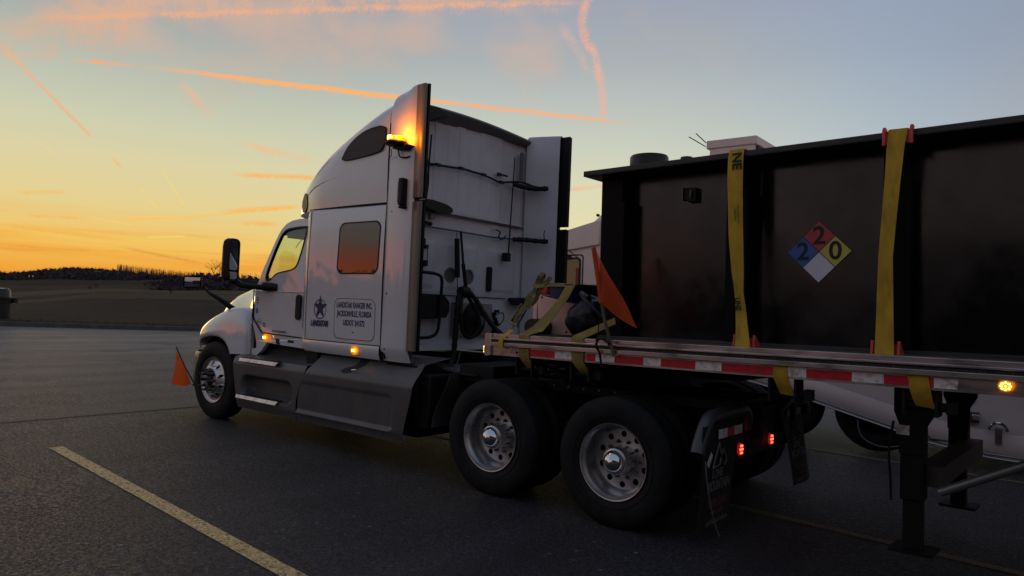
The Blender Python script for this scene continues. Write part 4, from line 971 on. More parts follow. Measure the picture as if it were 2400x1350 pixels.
# cowl side and lower door sill
m = MB()
m.plate([(-8.20, 1.36), (-8.10, 1.40), (-7.87, 1.235), (-6.99, 1.212), (-6.99, 1.10), (-7.50, 1.115), (-7.74, 1.125), (-7.86, 1.02), (-7.98, .955), (-8.22, .94)], [smooth_poly([(-8.19, 1.34), (-8.09, 1.29), (-7.99, 1.08), (-8.02, 1.03), (-8.19, 1.03)], 1)], cabside(.002), -.05, 0)
CW = m.build('cowl_panel', PAINT, TR, smooth=30, bevel=.006)
m = MB(); m.box(-8.25, -7.9, CY - 1.10, CY - 1.04, .95, 1.45); m.build('inner_void', BLKM, TR)
marker(-7.74, 1.188, CY - 1.196, TR, .048, .032)
m = MB(); m.plate([(-7.56, 1.185), (-7.50, 1.18), (-7.46, 1.12), (-7.53, 1.12)], [], cabside(.002), -.01, .004); m.build('sill_notch', BLK, TR)
letter('MANUAL', -7.25, 1.165, .026, PAINT, 'badge', .001, 1, fn=df(-7.25, 1.168), parent=TR)
m = MB(); m.plate([(-7.31, 1.15), (-7.19, 1.15), (-7.19, 1.183), (-7.31, 1.183)], [], cabside(.0), 0, .003); m.build('badge_plate', BLK, TR)
# ---- fender
A = [(-9.82, .97, 5.60), (-9.80, 1.16, 5.58), (-9.66, 1.29, 5.52), (-9.32, 1.36, 5.44), (-8.97, 1.44, 5.38), (-8.62, 1.50, 5.34), (-8.36, 1.49, 5.30), (-8.20, 1.42, 5.22), (-8.15, 1.28, 5.14), (-8.15, .95, 5.10)]
B = [(-9.80, .965, 5.36), (-9.74, 1.13, 5.32), (-9.56, 1.27, 5.24), (-9.25, 1.365, 5.13), (-8.92, 1.475, 5.085), (-8.60, 1.555, 5.06), (-8.36, 1.545, 5.045), (-8.225, 1.45, 5.025), (-8.175, 1.28, 5.00), (-8.175, .95, 4.99)]
C_ = [(-9.74, .96, 5.25), (-9.67, 1.10, 5.20), (-9.48, 1.22, 5.10), (-9.20, 1.305, 5.02), (-8.90, 1.40, 5.00), (-8.62, 1.46, 4.99), (-8.40, 1.44, 4.985), (-8.26, 1.37, 4.98), (-8.20, 1.22, 4.975), (-8.195, .95, 4.97)]
D_ = [(-9.64, .955, 5.17), (-9.58, 1.05, 5.12), (-9.40, 1.145, 5.04), (-9.17, 1.21, 4.99), (-8.92, 1.26, 4.975), (-8.70, 1.265, 4.97), (-8.52, 1.22, 4.965), (-8.40, 1.14, 4.96), (-8.32, 1.04, 4.96), (-8.30, .945, 4.96)]
E_ = [(-9.54, .95, 5.13), (-9.49, 1.01, 5.08), (-9.35, 1.09, 5.01), (-9.16, 1.14, 4.97), (-8.94, 1.165, 4.955), (-8.76, 1.145, 4.955), (-8.64, 1.10, 4.95), (-8.57, 1.04, 4.95), (-8.53, .99, 4.95), (-8.50, .94, 4.95)]
F_ = [(p[0] * 1 + (.0), p[1] - .025, p[2] + .03) for p in E_]
rows = [catmull([(a[0], a[2], a[1]) for a in L_], 5) for L_ in (A, B, C_, D_, E_, F_)]
for S in (-1, 1):
    m = MB(); m.grid([[(p.x, p.y if S < 0 else 2 * CY - p.y, p.z) for p in r_] for r_ in rows]); FD = m.build('fender', PAINT, TR, smooth=0, sub=2, recalc=False)
    FD.data.shade_smooth()
m = MB(); m.lathe([(.60, 0), (.60, -.55), (.3, -.55)], lambda a, b, c: (-8.95 + a, 5.12 - c, .56 + b), 24, R(-5), R(185)); m.build('wheel_well', BLKM, TR)
m = MB(); m.plate(rrect(-9.66, -9.60, 1.03, 1.10, .01, 3), [], lambda u, v, w: (u, 5.155 - w + (u + 9.6) * -.6, v), 0, .012); m.build('fender_reflector', GREYB, TR)
# ---- bumper
m = MB(); rows = []
for y, x in ((5.06, -9.42), (5.10, -9.60), (5.18, -9.74), (5.30, -9.86), (5.5, -9.96), (5.8, -10.04), (6.185, -10.06), (6.57, -10.04), (6.87, -9.96), (7.07, -9.86), (7.19, -9.74), (7.27, -9.60)):
    rows.append([(x + .05, y, .90), (x, y, .875), (x - .03, y, .80), (x - .035, y, .55), (x + .0, y, .40), (x + .12, y, .335)])
m.grid(rows); m.build('bumper', mat('bumper_plastic', (.22, .19, .16), .4, 0, 4, .1), TR, smooth=60, recalc=False)
m = MB(); m.box(-9.7, -9.35, 5.15, 5.3, .4, .8); m.build('bumper_bracket', BLKM, TR)
# ---- tall mirror and hood mirror
mx, my = -8.04, 4.66
m = MB(); m.tube([(-8.10, 4.72, 1.86), (-7.95, 4.76, 1.80), (-7.78, 4.90, 1.79), (-7.70, 4.99, 1.79)], [.045, .035, .032, .05], 10); m.tube([(-7.78, 4.95, 1.80), (-7.58, 5.02, 1.79)], [.055, .05], 12); MA = m.build('mirror', BLK, TR, smooth=60)
prof = rrect(4.57, 4.75, 1.845, 2.36, .055, 6)
rot = Matrix.Rotation(R(20), 4, 'Z'); ctr = Vector((mx, my, 0))
def mir(u, v, w):
    p = Vector((w, u - my, 0)); p = rot @ p; return (mx + p.x, my + p.y, v)
m = MB(); ins = scale_poly(prof, .90)
for (pp, w0), (pq, w1) in zip([(scale_poly(prof, .75), -.085), (scale_poly(prof, .95), -.06), (prof, -.03), (prof, .03), (scale_poly(prof, .965), .045)], [(scale_poly(prof, .95), -.06), (prof, -.03), (prof, .03), (scale_poly(prof, .965), .045), (ins, .035)]):
    m.grid([[mir(a, b, w0) for a, b in pp], [mir(a, b, w1) for a, b in pq]], True)
m.add([mir(a, b, -.085) for a, b in scale_poly(prof, .75)], [tuple(range(len(prof)))]); m.build('housing', BLK, MA, smooth=50)
m = MB(); m.add([mir(a, b, .030) for a, b in rrect(4.583, 4.737, 1.98, 2.335, .04, 5)], [tuple(range(24))]); m.add([mir(a, b, .031) for a, b in rrect(4.583, 4.737, 1.87, 1.96, .03, 5)], [tuple(range(24))]); m.build('mirror_glass', MIRR, MA, smooth=0)
m = MB(); m.tube([(-9.30, 5.02, 1.76), (-9.20, 5.05, 1.69), (-9.08, 5.16, 1.60), (-9.02, 5.28, 1.50), (-9.03, 5.30, 1.40)], [.016, .022, .032, .045, .035], 8); HM = m.build('hood_mirror', BLK, TR, smooth=60)
hx, hy, hz = -9.40, 4.90, 1.835
rot2 = Matrix.Rotation(R(-40), 4, 'Z') @ Matrix.Rotation(R(-4), 4, 'Y')
def mir2(u, v, w):
    p = rot2 @ Vector((w, u, 0)); return (hx + p.x, hy + p.y, hz + v)
prof = rrect(-.12, .12, -.088, .088, .035, 6)
m = MB()
for (pp, w0), (pq, w1) in zip([(scale_poly(prof, .6), -.08), (scale_poly(prof, .9), -.055), (prof, -.01), (prof, .015)], [(scale_poly(prof, .9), -.055), (prof, -.01), (prof, .015), (scale_poly(prof, .90), .010)]):
    m.grid([[mir2(a, b, w0) for a, b in pp], [mir2(a, b, w1) for a, b in pq]], True)
m.add([mir2(a, b, -.08) for a, b in scale_poly(prof, .6)], [tuple(range(len(prof)))]); m.build('housing', BLK, HM, smooth=50)
m = MB(); rows = []
for i in range(9):
    rows.append([mir2(lerp(-.097, .097, i / 8), lerp(-.066, .066, j / 8), .018 - .004 * ((i / 4 - 1) ** 2 + (j / 4 - 1) ** 2)) for j in range(9)])
m.grid(rows); m.build('mirror_glass', MIRR, HM, smooth=80, recalc=False)

# ---- step skirt and tank skirt
def skirt(name, x0, x1, nx, zt, zb, yf, off):
    rows = []
    for j in range(49):
        t = j / 48; row = []
        for i in range(nx + 1):
            u = i / nx; x = lerp(x0(t), x1(t), u); z = lerp(zb(x), zt(x), t); row.append((x, yf(x, z), z))
        rows.append(row)
    m = MB(); m.grid(rows); return m
def rr_d(x, z, x0, x1, z0, z1, r_):
    cx, cz, hx_, hz_ = (x0 + x1) / 2, (z0 + z1) / 2, (x1 - x0) / 2 - r_, (z1 - z0) / 2 - r_
    dx, dz = max(abs(x - cx) - hx_, 0), max(abs(z - cz) - hz_, 0); return math.hypot(dx, dz) - r_
YS = 4.86
def yf1(x, z):
    y = YS + .10 * ss(.82, .93, z) ** 2 * .3 + .12 * ss(.42, .30, z) * .3
    d_ = rr_d(x, z, -8.02, -7.00, .47, .715, .10)
    top_slope = .16 * ss(.02, -.05, d_); y += top_slope
    return y
m = skirt('s', lambda t: lerp(-8.12, -8.235, ss(0, 1, t)), lambda t: lerp(-6.90, -6.76, ss(.3, 1, t)), 80, lambda x: .925 + .0 * x, lambda x: .315, yf1, 0)
rows = [[(lerp(-8.235, -6.76, i / 20), YS + .03, .925) for i in range(21)], [(lerp(-8.235, -6.70, i / 20), YS + .10, .945) for i in range(21)], [(lerp(-8.20, -6.66, i / 20), YS + .24, .965 + .10 * ss(.4, 1, i / 20)) for i in range(21)], [(lerp(-8.0, -6.6, i / 20), YS + .33, 1.10) for i in range(21)]]
m.grid(rows); SK = m.build('step_skirt', PLAST, TR, smooth=50, recalc=False)
def step(x0, x1, z, y0, parent):
    m = MB(); m.plate([(x0, z + .0), (x1, z), (x1 - .03, z - .045), (x0, z - .04)], [], lambda u, v, w: (u, y0 - w + (v - z) * .35, v), -.006, .012); SP = m.build('step', mat('worn_step_metal', (.80, .72, .68), .35, .5, 9, .2, dirt=(.15, .11, .09), dscale=18, damt=.6), parent, bevel=.004)
    m = MB()
    for i in range(24): x = lerp(x0 + .02, x1 - .02, i / 23); m.box(x, x + .014, y0 - .004, y0 + .13, z - .002, z + .006)
    m.box(x0 + .02, x1 + .05, y0 + .13, y0 + .15, z - .006, z + .008); m.box(x0, x1, y0 + .004, y0 + .15, z - .02, z - .008); m.build('tread', STEEL, SP)
step(-8.05, -7.25, .925, YS - .012, SK); step(-8.09, -7.22, .478, YS - .008, SK)
m = MB(); m.box(-8.05, -7.02, YS + .0, YS + .16, .455, .468); m.build('step_ledge', PLAST, SK)
def yf2(x, z):
    y = YS - .012 + .16 * ss(.84, 1.10, z) + .03 * ss(.42, .30, z)
    d_ = rr_d(x, z, -6.9, -5.32, .40, .745, .06); y += .016 * ss(.02, -.02, d_)
    y += .02 * math.exp(-((z - .405) / .018) ** 2) * (-1) * ss(-5.25, -5.4, x)
    return y
m = skirt('s', lambda t: lerp(-6.875, -6.66, ss(.35, 1, t)), lambda t: lerp(-5.15, -5.035, ss(.0, .8, t)), 80, lambda x: 1.055 + .05 * ss(-5.2, -4.9, x), lambda x: .312 - .008 * ss(-6.8, -5.2, x), yf2, 0)
zz = 1.055; rows = [[(lerp(-6.66, -5.035, i / 20), YS - .012 + .16, zz) for i in range(21)], [(lerp(-6.66, -5.0, i / 20), YS + .24, zz + .05) for i in range(21)], [(lerp(-6.66, -5.0, i / 20), YS + .5, zz + .07) for i in range(21)]]
m.grid(rows); TK = m.build('tank_skirt', PLAST, TR, smooth=50, recalc=False)
m = MB(); rows = []
for i in range(7):
    t = i / 6; z = lerp(1.055, 1.13, t); rows.append([(lerp(-5.30, -5.035, k / 4) + .20 * t ** 1.5 * (k / 4), YS + .15 + .06 * t, z) for k in range(5)])
m.grid(rows); m.build('skirt_tip', PLAST, TK, recalc=False)
m = MB(); m.plate(smooth_poly([(-5.98, 1.11), (-5.98, 1.00), (-6.09, .965), (-6.165, .94), (-6.165, .91), (-6.03, .905), (-5.95, .95), (-5.84, 1.02), (-5.84, 1.11)], 1), [], lambda u, v, w: (u, yf2(u, v) - w, v), -.02, .004); m.build('fuel_filler_recess', BLK, TK)
m = MB(); m.tube([(-5.98, YS + .02, .945), (-5.90, YS + .01, .955)], .008, 6); m.build('fuel_cap_tab', CHR, TK)
m = MB(); m.box(-6.905, -6.86, YS + .02, YS + .05, .32, .78).box(-6.88, -6.68, YS + .10, YS + .14, .7, 1.10); m.build('skirt_gap', BLKM, TR)
# inner side and body bulk behind the skirts
m = MB(); m.box(-8.1, -6.9, YS + .22, 5.6, .33, .92).box(-6.8, -5.15, YS + .20, 5.6, .33, 1.05).box(-8.1, -5.3, 6.8, 7.45, .33, 1.05); m.build('fuel_tank', BLKM, TR, bevel=.05)
m = MB(); m.box(-5.6, -5.1, 4.98, 5.35, .55, 1.06); m.build('battery_tray', BLKM, TR, bevel=.03)
# ---- chassis
m = MB()
for y in (5.76, 6.61): m.box(-9.7, -2.0, y - .04, y + .04, .70, .98)
for x in (-5.2, -4.6, -3.45, -2.2): m.box(x - .05, x + .05, 5.76, 6.61, .72, .96)
m.build('frame', BLKM, TR, bevel=.005)
m = MB(); m.box(-5.45, -4.62, 5.30, 6.9, 1.0, 1.02); m.build('deck_plate', DIAM, TR)
m = MB(); m.box(-5.55, -4.95, 5.0, 5.75, .45, .98).box(-4.95, -4.7, 5.3, 5.7, .5, .9); m.build('side_box', BLKM, TR, bevel=.02)
m = MB(); m.tube([(-4.9, 5.4, .55), (-2.3, 5.4, .55)], .11, 12).tube([(-4.9, 6.97, .55), (-2.3, 6.97, .55)], .11, 12); m.build('air_tank', BLKM, TR)
for xx in (-4.085, -2.84):
    m = MB(); m.tube([(xx, 5.1, .52), (xx, 7.27, .52)], .09, 12); m.lathe([(0, .2), (.22, .12), (.24, 0), (.22, -.12), (0, -.2)], lambda a, b, c: (xx + a, CY + c, .54 + b), 20); m.build('drive_axle', BLKM, TR)
m = MB(); m.tube([(-8.93, 5.2, .56), (-8.93, 7.17, .56)], .06, 10); m.build('steer_axle', BLKM, TR)
m = MB(); m.plate([(-4.05, 5.80), (-3.9, 5.70), (-2.95, 5.70), (-2.75, 5.80), (-2.75, 6.05), (-3.2, 6.15), (-3.2, 6.22), (-2.75, 6.32), (-2.75, 6.57), (-2.95, 6.67), (-3.9, 6.67), (-4.05, 6.57)], [], lambda u, v, w: (u, v, w), 1.13, 1.17); m.box(-3.9, -3.0, 5.75, 6.6, .98, 1.13); m.build('fifth_wheel', BLKM, TR)
m = MB()
for i in range(26):
    a = i * .9; 
pts = [(-3.9 + .16 * i / 60, 5.62 + .05 * math.cos(i * .62), 1.02 + .05 * math.sin(i * .62)) for i in range(60)]
m.tube([( -4.30 + i * .006, 5.55 + .045 * math.cos(i * .55), 1.075 + .045 * math.sin(i * .55)) for i in range(60)], .006, 5); m.build('coiled_hose', BLK, TR)
# flat top cover over tandem, with rivets
m = MB(); m.box(-4.6, -2.1, 5.42, 5.50, .93, 1.0); m.build('tandem_rail', BLKM, TR)
for i in range(9):
    m = MB(); x = -4.1 + i * .16; m.lathe([(0, .012), (.012, .009), (.014, 0)], lambda a, b, c: (x + a, 5.42 - c, .97 + b), 8); m.build('rivet', STEEL, TR)
# quarter fender
m = MB(); rows = []
for i in range(13):
    t = i / 12; x = lerp(-4.60, -4.80, ss(0, 1, t)) - .02 * math.sin(t * 3); z = lerp(1.03, .50, t); rows.append([(x - .035, 4.93, z - .01), (x, 4.90, z), (x + .012, 4.92, z + .005), (x + .012, 5.50, z + .005)])
m.grid(rows); m.build('quarter_fender', mat('dull_plastic', (.045, .045, .048), .45), TR, smooth=60, recalc=False)
m = MB(); m.box(-4.66, -4.36, 5.0, 5.5, 1.01, 1.035); m.tube([(-4.6, 5.5, .9), (-4.6, 5.7, .85)], .03, 8); m.box(-4.62, -4.2, 5.05, 5.75, .96, 1.12); m.build('fender_bracket', BLKM, TR, bevel=.01)

# ---- wheels
def tyre_prof(w, r0=.295, r1=.505):
    return [(r0, .055), (r0 + .004, .030), (r0 + .03, .012), (.36, .004), (.40, 0), (.44, .004), (.475, .014), (r1 - .012, .026), (r1 - .003, .036), (r1, .05), (r1, .09), (r1 - .012, .093), (r1 - .012, .103), (r1, .106), (r1, w / 2 - .005), (r1 - .012, w / 2), (r1 - .012, w / 2 + .01), (r1, w / 2 + .013),
            (r1, w - .106), (r1 - .012, w - .103), (r1 - .012, w - .093), (r1, w - .09), (r1, w - .05), (r1 - .012, w - .026), (.44, w - .004), (.40, w), (.33, w - .012), (r0, w - .04)]
def wheel(kind, x, z, y0):
    loc = T(x, y0, z)
    base = bpy.data.objects.new('tmp', None)
    fn = lambda cx, cz, a: (x + cx, y0 + a, z + cz)
    m = MB()
    if kind == 'drive':
        m.lathe([(.296, .045), (.300, .022), (.297, .012), (.288, .014), (.284, .030), (.272, .045), (.262, .07), (.258, .12), (.252, .165), (.236, .185)], fn, 64)
        hol = []
        o = [(.237 * math.cos(2 * math.pi * i / 60), .237 * math.sin(2 * math.pi * i / 60)) for i in range(60)]
        for k in range(10):
            a = 2 * math.pi * (k + .5) / 10; hol.append([(.198 * math.cos(a) + .025 * math.cos(b * math.pi / 8), .198 * math.sin(a) + .025 * math.sin(b * math.pi / 8)) for b in range(16)])
        hol.append([(.10 * math.cos(2 * math.pi * i / 30), .10 * math.sin(2 * math.pi * i / 30)) for i in range(30)])
        m.plate(o, hol, lambda u, v, w: fn(u, v, .185 + w), 0, .012)
    else:
        m.lathe([(.296, .05), (.300, .022), (.297, .010), (.288, .012), (.284, .026), (.270, .034), (.262, .034)], fn, 64)
        hol = []
        o = [(.264 * math.cos(2 * math.pi * i / 60), .264 * math.sin(2 * math.pi * i / 60)) for i in range(60)]
        for k in range(10):
            a = 2 * math.pi * (k + .5) / 10; ux, uz = math.cos(a), math.sin(a)
            hol.append([(.215 * ux + .026 * math.cos(b * math.pi / 8) * ux - .020 * math.sin(b * math.pi / 8) * uz, .215 * uz + .026 * math.cos(b * math.pi / 8) * uz + .020 * math.sin(b * math.pi / 8) * ux) for b in range(16)])
        hol.append([(.165 * math.cos(2 * math.pi * i / 40), .165 * math.sin(2 * math.pi * i / 40)) for i in range(40)])
        dish = lambda u, v: .034 - .055 * ss(.264, .165, math.hypot(u, v))
        m.plate(o, hol, lambda u, v, w: fn(u, v, dish(u, v) + w), 0, .012)
        m.lathe([(.166, -.021), (.158, -.030), (.10, -.030), (.085, -.028), (.085, .06)], fn, 48)
    W = m.build('wheel', ALU, TR, smooth=45)
    return W, fn
def wheel_parts(kind, W, fn, x, z, y0):
    m = MB(); m.lathe(tyre_prof(.275), fn, 80)
    # raised lettering ring and shoulder ribs kept in the tyre itself
    m.lathe([(.352, .006), (.352, .001), (.356, .001), (.356, .006)], fn, 80)
    for k in range(56):
        if k % 28 in (0, 1, 2, 3, 14, 15, 16): continue
        a = 2 * math.pi * k / 56; ca, sa = math.cos(a), math.sin(a); q = []
        for rr2, w2 in ((.385, -.006), (.385, .006), (.415, .006), (.415, -.006)): q.append(fn(rr2 * ca - w2 * sa, rr2 * sa + w2 * ca, -.0015))
        q2 = [(p_[0], p_[1] + .006, p_[2]) for p_ in q]; m.add(q + q2, [(0, 1, 2, 3), (0, 1, 5, 4), (1, 2, 6, 5), (2, 3, 7, 6), (3, 0, 4, 7)])
    m.build('tyre', RUB, W, smooth=35, recalc=False)
    m = MB(); m.lathe([(0, .225 if kind == 'drive' else .09), (.25, .225 if kind == 'drive' else .10)], fn, 32); m.build('brake_drum', BLKM, W)
    if kind == 'drive':
        m = MB(); m.lathe([(.118, .225), (.118, .19), (.112, .12), (.106, .05), (.098, .038), (.088, .036)], fn, 32); m.build('hub', ALU, W, smooth=50)
        m = MB(); m.lathe([(.0, -.036), (.03, -.031), (.055, -.018), (.075, .004), (.085, .025), (.089, .04)], fn, 32); m.build('hub_cap', CHR, W, smooth=80)
        R_, n_, y_ = .143, 10, .183
        for k in range(n_):
            a = 2 * math.pi * k / n_; cx, cz = R_ * math.cos(a), R_ * math.sin(a)
            m = MB(); m.lathe([(0, -.034), (.008, -.03), (.013, -.018), (.016, 0)], lambda u, v, w: fn(cx + u, cz + v, y_ + w), 8); m.build('lug_nut', STEEL, W, smooth=50)
    else:
        m = MB(); m.lathe([(0, -.045), (.05, -.045), (.072, -.035), (.082, -.01), (.085, .02)], fn, 28); m.build('hub', BLK, W, smooth=50)
        for k in range(10):
            a = 2 * math.pi * k / 10; cx, cz = .128 * math.cos(a), .128 * math.sin(a)
            m = MB(); m.lathe([(0, -.100), (.006, -.098), (.0095, -.085), (.0095, -.055), (.017, -.048), (.020, -.030), (.020, 0)], lambda u, v, w: fn(cx + u, cz + v, -.028 + w), 8); m.build('lug_nut', BLK if k % 2 else STEEL, W, smooth=50)
W1, f1 = wheel('drive', -2.84, .505, 4.872); wheel_parts('drive', W1, f1, 0, 0, 0)
base = Vector(WM[TR.name].translation)
def clone_wheel(W, dx, dy, dz, flip=False, tyre_only=False):
    c = W.copy(); COL.objects.link(c); c.parent = TR
    M = Matrix.Translation((dx, dy, dz))
    if flip:
        # mirror by turning half a turn about the truck's own centre line, then moving along
        M = Matrix.Translation((dx, dy, dz)) @ Matrix.Rotation(math.pi, 4, 'Z')
    c.matrix_local = M
    for ch in W.children:
        if tyre_only and not ch.name.startswith('tyre'): continue
        k = ch.copy(); COL.objects.link(k); k.parent = c
    return c
clone_wheel(W1, 0, .335, 0, tyre_only=True)
clone_wheel(W1, -1.245, 0, .012); clone_wheel(W1, -1.245, .335, .012, tyre_only=True)
# far side: x' = -x about local origin, shift back
bx_ = base.x; lx = -2.84 - bx_
for dx in (0, -1.245):
    clone_wheel(W1, 2 * lx + dx, 0, .012 if dx else 0, True)
    clone_wheel(W1, 2 * lx + dx, -.335, .012 if dx else 0, True, True)
W2, f2 = wheel('steer', -8.93, .565, 4.985); wheel_parts('steer', W2, f2, 0, 0, 0)
clone_wheel(W2, 2 * (-8.93 - bx_), 0, 0, True)

# ---- mud flaps, hanger tube, tail lights
XF = -2.02
def flap(yc, name_, wid=.60, tilt=0, swing=0, half=True):
    HT2 = MB()
    y0, y1 = yc - wid / 2, yc + wid / 2
    def fl(u, v, w): # u across, v down from 0..-1
        x = XF + .10 * (-v) * swing + w; return (x, yc + u + tilt * v, .905 + v)
    m = MB(); rows = []
    for i in range(13):
        v = -.72 * i / 12; row = [fl(lerp(-wid / 2, wid / 2, k / 8), v, .012 * math.sin(k * .9 + i * .3)) for k in range(9)]; rows.append(row)
    m.grid(rows); F = m.build('mud_flap', MUD, TR, smooth=60, recalc=False)
    g = lambda u0, v0: (lambda u, v, w: fl(u0 + u, v0 + v, w + .016))
    for body, vv, sz, mt, xs_, b_ in (('LONE', -.345, .085, MUDT, .85, .002), ('MOUNTAIN', -.425, .10, MUDT, .72, .002), ('TRUCK LEASING', -.545, .075, MUDR, .60, .001), ('866-512-5685', -.605, .05, MUDR, .70, 0), ('LoneMountainTruck.com', -.665, .052, MUDT, .72, 0)):
        mm = MB(); text_mesh(mm, body, sz, g(-.03 if body == 'LONE' else 0, vv), bold=b_, ext=.0008, xs=xs_); mm.build('lettering', mt, F, smooth=0, recalc=False)
    mm = MB()
    for poly in ([(-.12, -.30), (-.03, -.13), (.02, -.22)], [(.02, -.22), (.05, -.185), (.10, -.23), (.12, -.27), (.08, -.30)], [(-.12, -.30), (.0, -.285), (.01, -.24)], ):
        for a, b in zip(poly, poly[1:]): mm.tube([fl(a[0], a[1], .016), fl(b[0], b[1], .016)], .006, 4)
    mm.build('mountain_logo', MUDT, F)
    return F
flap(4.965, 'a', .60, 0.08, .0); flap(6.47, 'b', .50, -.55, .3)
m = MB(); m.tube(catmull([(XF - .03, 4.66, .72), (XF - .03, 4.70, .80), (XF - .03, 4.82, .935), (XF - .03, 5.0, .955), (XF - .03, 5.3, .96), (XF - .03, 5.46, .955), (XF - .03, 5.55, .90), (XF - .05, 5.60, .80)], 5), .048, 12); HG = m.build('flap_hanger', mat('dull_grey_tube', (.08, .08, .085), .45, .4), TR, smooth=80)
m = MB(); m.tube(catmull([(XF - .03, 7.05, .80), (XF - .03, 6.98, .90), (XF - .03, 6.8, .935), (XF - .03, 6.5, .94), (XF - .05, 6.36, .86)], 5), .048, 12); m.build('flap_hanger', mat('dull_grey_tube2', (.05, .05, .055), .5, .4), TR, smooth=80)
for (ya, yb, mt) in ((4.90, 5.05, WHT), (5.05, 5.18, RED), (5.18, 5.34, WHT)):
    m = MB(); m.box(XF + .018, XF + .022, ya, yb, .80, .865); m.build('reflective_tape', mt, TR)
for (ya, yb) in ((6.36, 6.44), (6.62, 6.74)):
    m = MB(); m.box(XF + .012, XF + .022, ya, yb, .82, .88); m.build('reflective_tape', MUDT, TR)
m = MB(); m.add([(XF + .022, 4.70, .65), (XF + .022, 4.74, .62), (XF + .022, 4.80, .70), (XF + .022, 4.77, .73)], [(0, 1, 2, 3)]); m.build('reflective_tape', WHT, TR)
hose('flap_cord', [(XF + .03, 4.66, .68), (XF + .04, 4.67, .55), (XF + .05, 4.72, .38), (XF + .06, 4.80, .22), (XF + .07, 4.84, .15)], .005, MUDT)
m = MB(); m.box(-2.12, -2.06, 5.38, 6.98, .56, .92); m.build('rear_crossmember', BLKM, TR, bevel=.01)
for yc in (5.44, 6.12):
    m = MB(); m.lathe([(0, .022), (.042, .018), (.046, 0)], lambda a, b, c: (-2.06 + c, yc + a * .75, .655 + b * 1.05), 24); TL = m.build('tail_light', REDL, TR)
    m = MB()
    for k in range(7):
        a = 2 * math.pi * k / 6; rr_ = 0 if k == 6 else .028
        m.lathe([(0, .03), (.0075, .026), (.009, .018)], lambda u, v, w: (-2.06 + w, yc + rr_ * .75 * math.cos(a) + u, .655 + rr_ * 1.1 * math.sin(a) + v), 8)
    m.build('led', REDD, TL)

# ============================================================ THE TRAILER (own axes: x back along the deck, y across, z up; origin at its front near corner)
MT = Matrix(((0.999142117, 0.0392242573, -0.0132848679, -4.174), (-0.0392277190, 0.999230297, 0.0, 4.9), (0.0132746425, 0.000521135065, 0.999911752, 1.3), (0, 0, 0, 1)))
TL_ = thing('flatbed_trailer', 'aluminium flatbed trailer with red and white tape along its side rail', 'trailer', MT)
WID = 2.56
def XZt(u, v, w): return (u, -w, v)
m = MB()
m.box(.0, 9.0, .0, .10, -.062, .126)                       # side beam
m.build('side_beam', RAIL, TL_, local=True)
RG = MB(); RG.box(.09, 9.0, -.034, -.001, .077, .092).box(.09, 9.0, -.034, -.001, .020, .053).box(.09, 9.0, -.010, -.001, .096, .125)
RL = RG.build('side_rail', RAIL, TL_, local=True, bevel=.003)
m = MB(); m.box(.09, 9.0, -.014, -.001, .0535, .0765); m.build('winch_track', RAILD, RL, local=True)
m = MB(); m.box(.0, 9.0, .10, WID, .085, .108)
m.build('deck', WOOD, TL_, local=True)
m = MB(); m.box(-.002, 9, .101, .30, .108, .123); m.build('deck_edge', RAIL, TL_, local=True)
m = MB(); m.box(0, 9.0, WID, WID + .05, -.06, .112); m.build('side_beam', RAIL, TL_, local=True)
m = MB(); m.plate([(0, .130), (.072, .127), (.072, -.064), (.02, -.075), (-.012, -.06), (-.004, .10)], [], XZt, -.02, .018); m.box(-.012, .0, -.01, WID, -.06, .118); FR = m.build('front_corner', RAIL, TL_, local=True, bevel=.004)
for x in (.30, .36, .42):
    m = MB(); m.lathe([(0, .004), (.010 if x == .36 else .004, .003), (.011 if x == .36 else .005, 0)], lambda a, b, c: (x + a, -.002 - c, -.025 + b), 12); m.build('rivet', BLK, TL_, local=True)
# conspicuity tape
edges = [(.505, .770, RED), (.770, .945, WHT), (1.085, 1.172, RED), (1.172, 1.347, WHT), (1.347, 1.600, RED), (1.600, 1.745, WHT), (1.745, 2.02, RED), (2.02, 2.215, WHT), (2.215, 2.60, RED), (2.66, 2.785, WHT), (2.785, 3.059, RED), (3.059, 3.238, WHT), (3.238, 3.50, RED), (3.50, 3.618, WHT)]
for a, b, mt in edges:
    m = MB(); m.box(a, b, -.0035, -.0005, -.048, .010); m.build('reflective_tape', mt, TL_, local=True)
# frame beneath
m = MB()
for y in (.62, 1.90): m.box(.3, 9, y - .01, y + .01, -.085 if y < 1 else -.17, .085).box(.3, 9, y - .07, y + .07, -.095 if y < 1 else -.18, -.08 if y < 1 else -.165)
for i in range(14): x = .5 + i * .62; m.box(x - .03, x + .03, .08, WID - .02, .02, .08)
m.box(.3, 2.2, .35, 2.2, -.135, -.115)
m.build('chassis_beam', BLKM, TL_, local=True)
def winch(x, w=.10):
    m = MB(); m.box(x - .07, x - .055, .02, .16, -.22, -.06).box(x + w + .0, x + w + .015, .02, .16, -.22, -.06).tube([(x - .08, .09, -.165), (x + w + .07, .09, -.165)], .028, 10).box(x + w + .05, x + w + .10, .06, .12, -.20, -.13)
    return m.build('strap_winch', BLKM, TL_, local=True)
for x in (.40, .98, 2.60, 3.40): winch(x)
m = MB()
for a, b in ((.15, -.10), (.35, -.13), (.58, -.16)):
    pass
m.tube(catmull([(.15, .4, -.08), (.3, .35, -.13), (.5, .3, -.15), (.8, .3, -.12), (1.1, .35, -.17)], 5), .018, 6).tube(catmull([(.1, .6, -.12), (.45, .5, -.20), (.9, .5, -.22), (1.3, .6, -.16)], 5), .016, 6); m.build('wiring_harness', BLK, TL_, local=True)
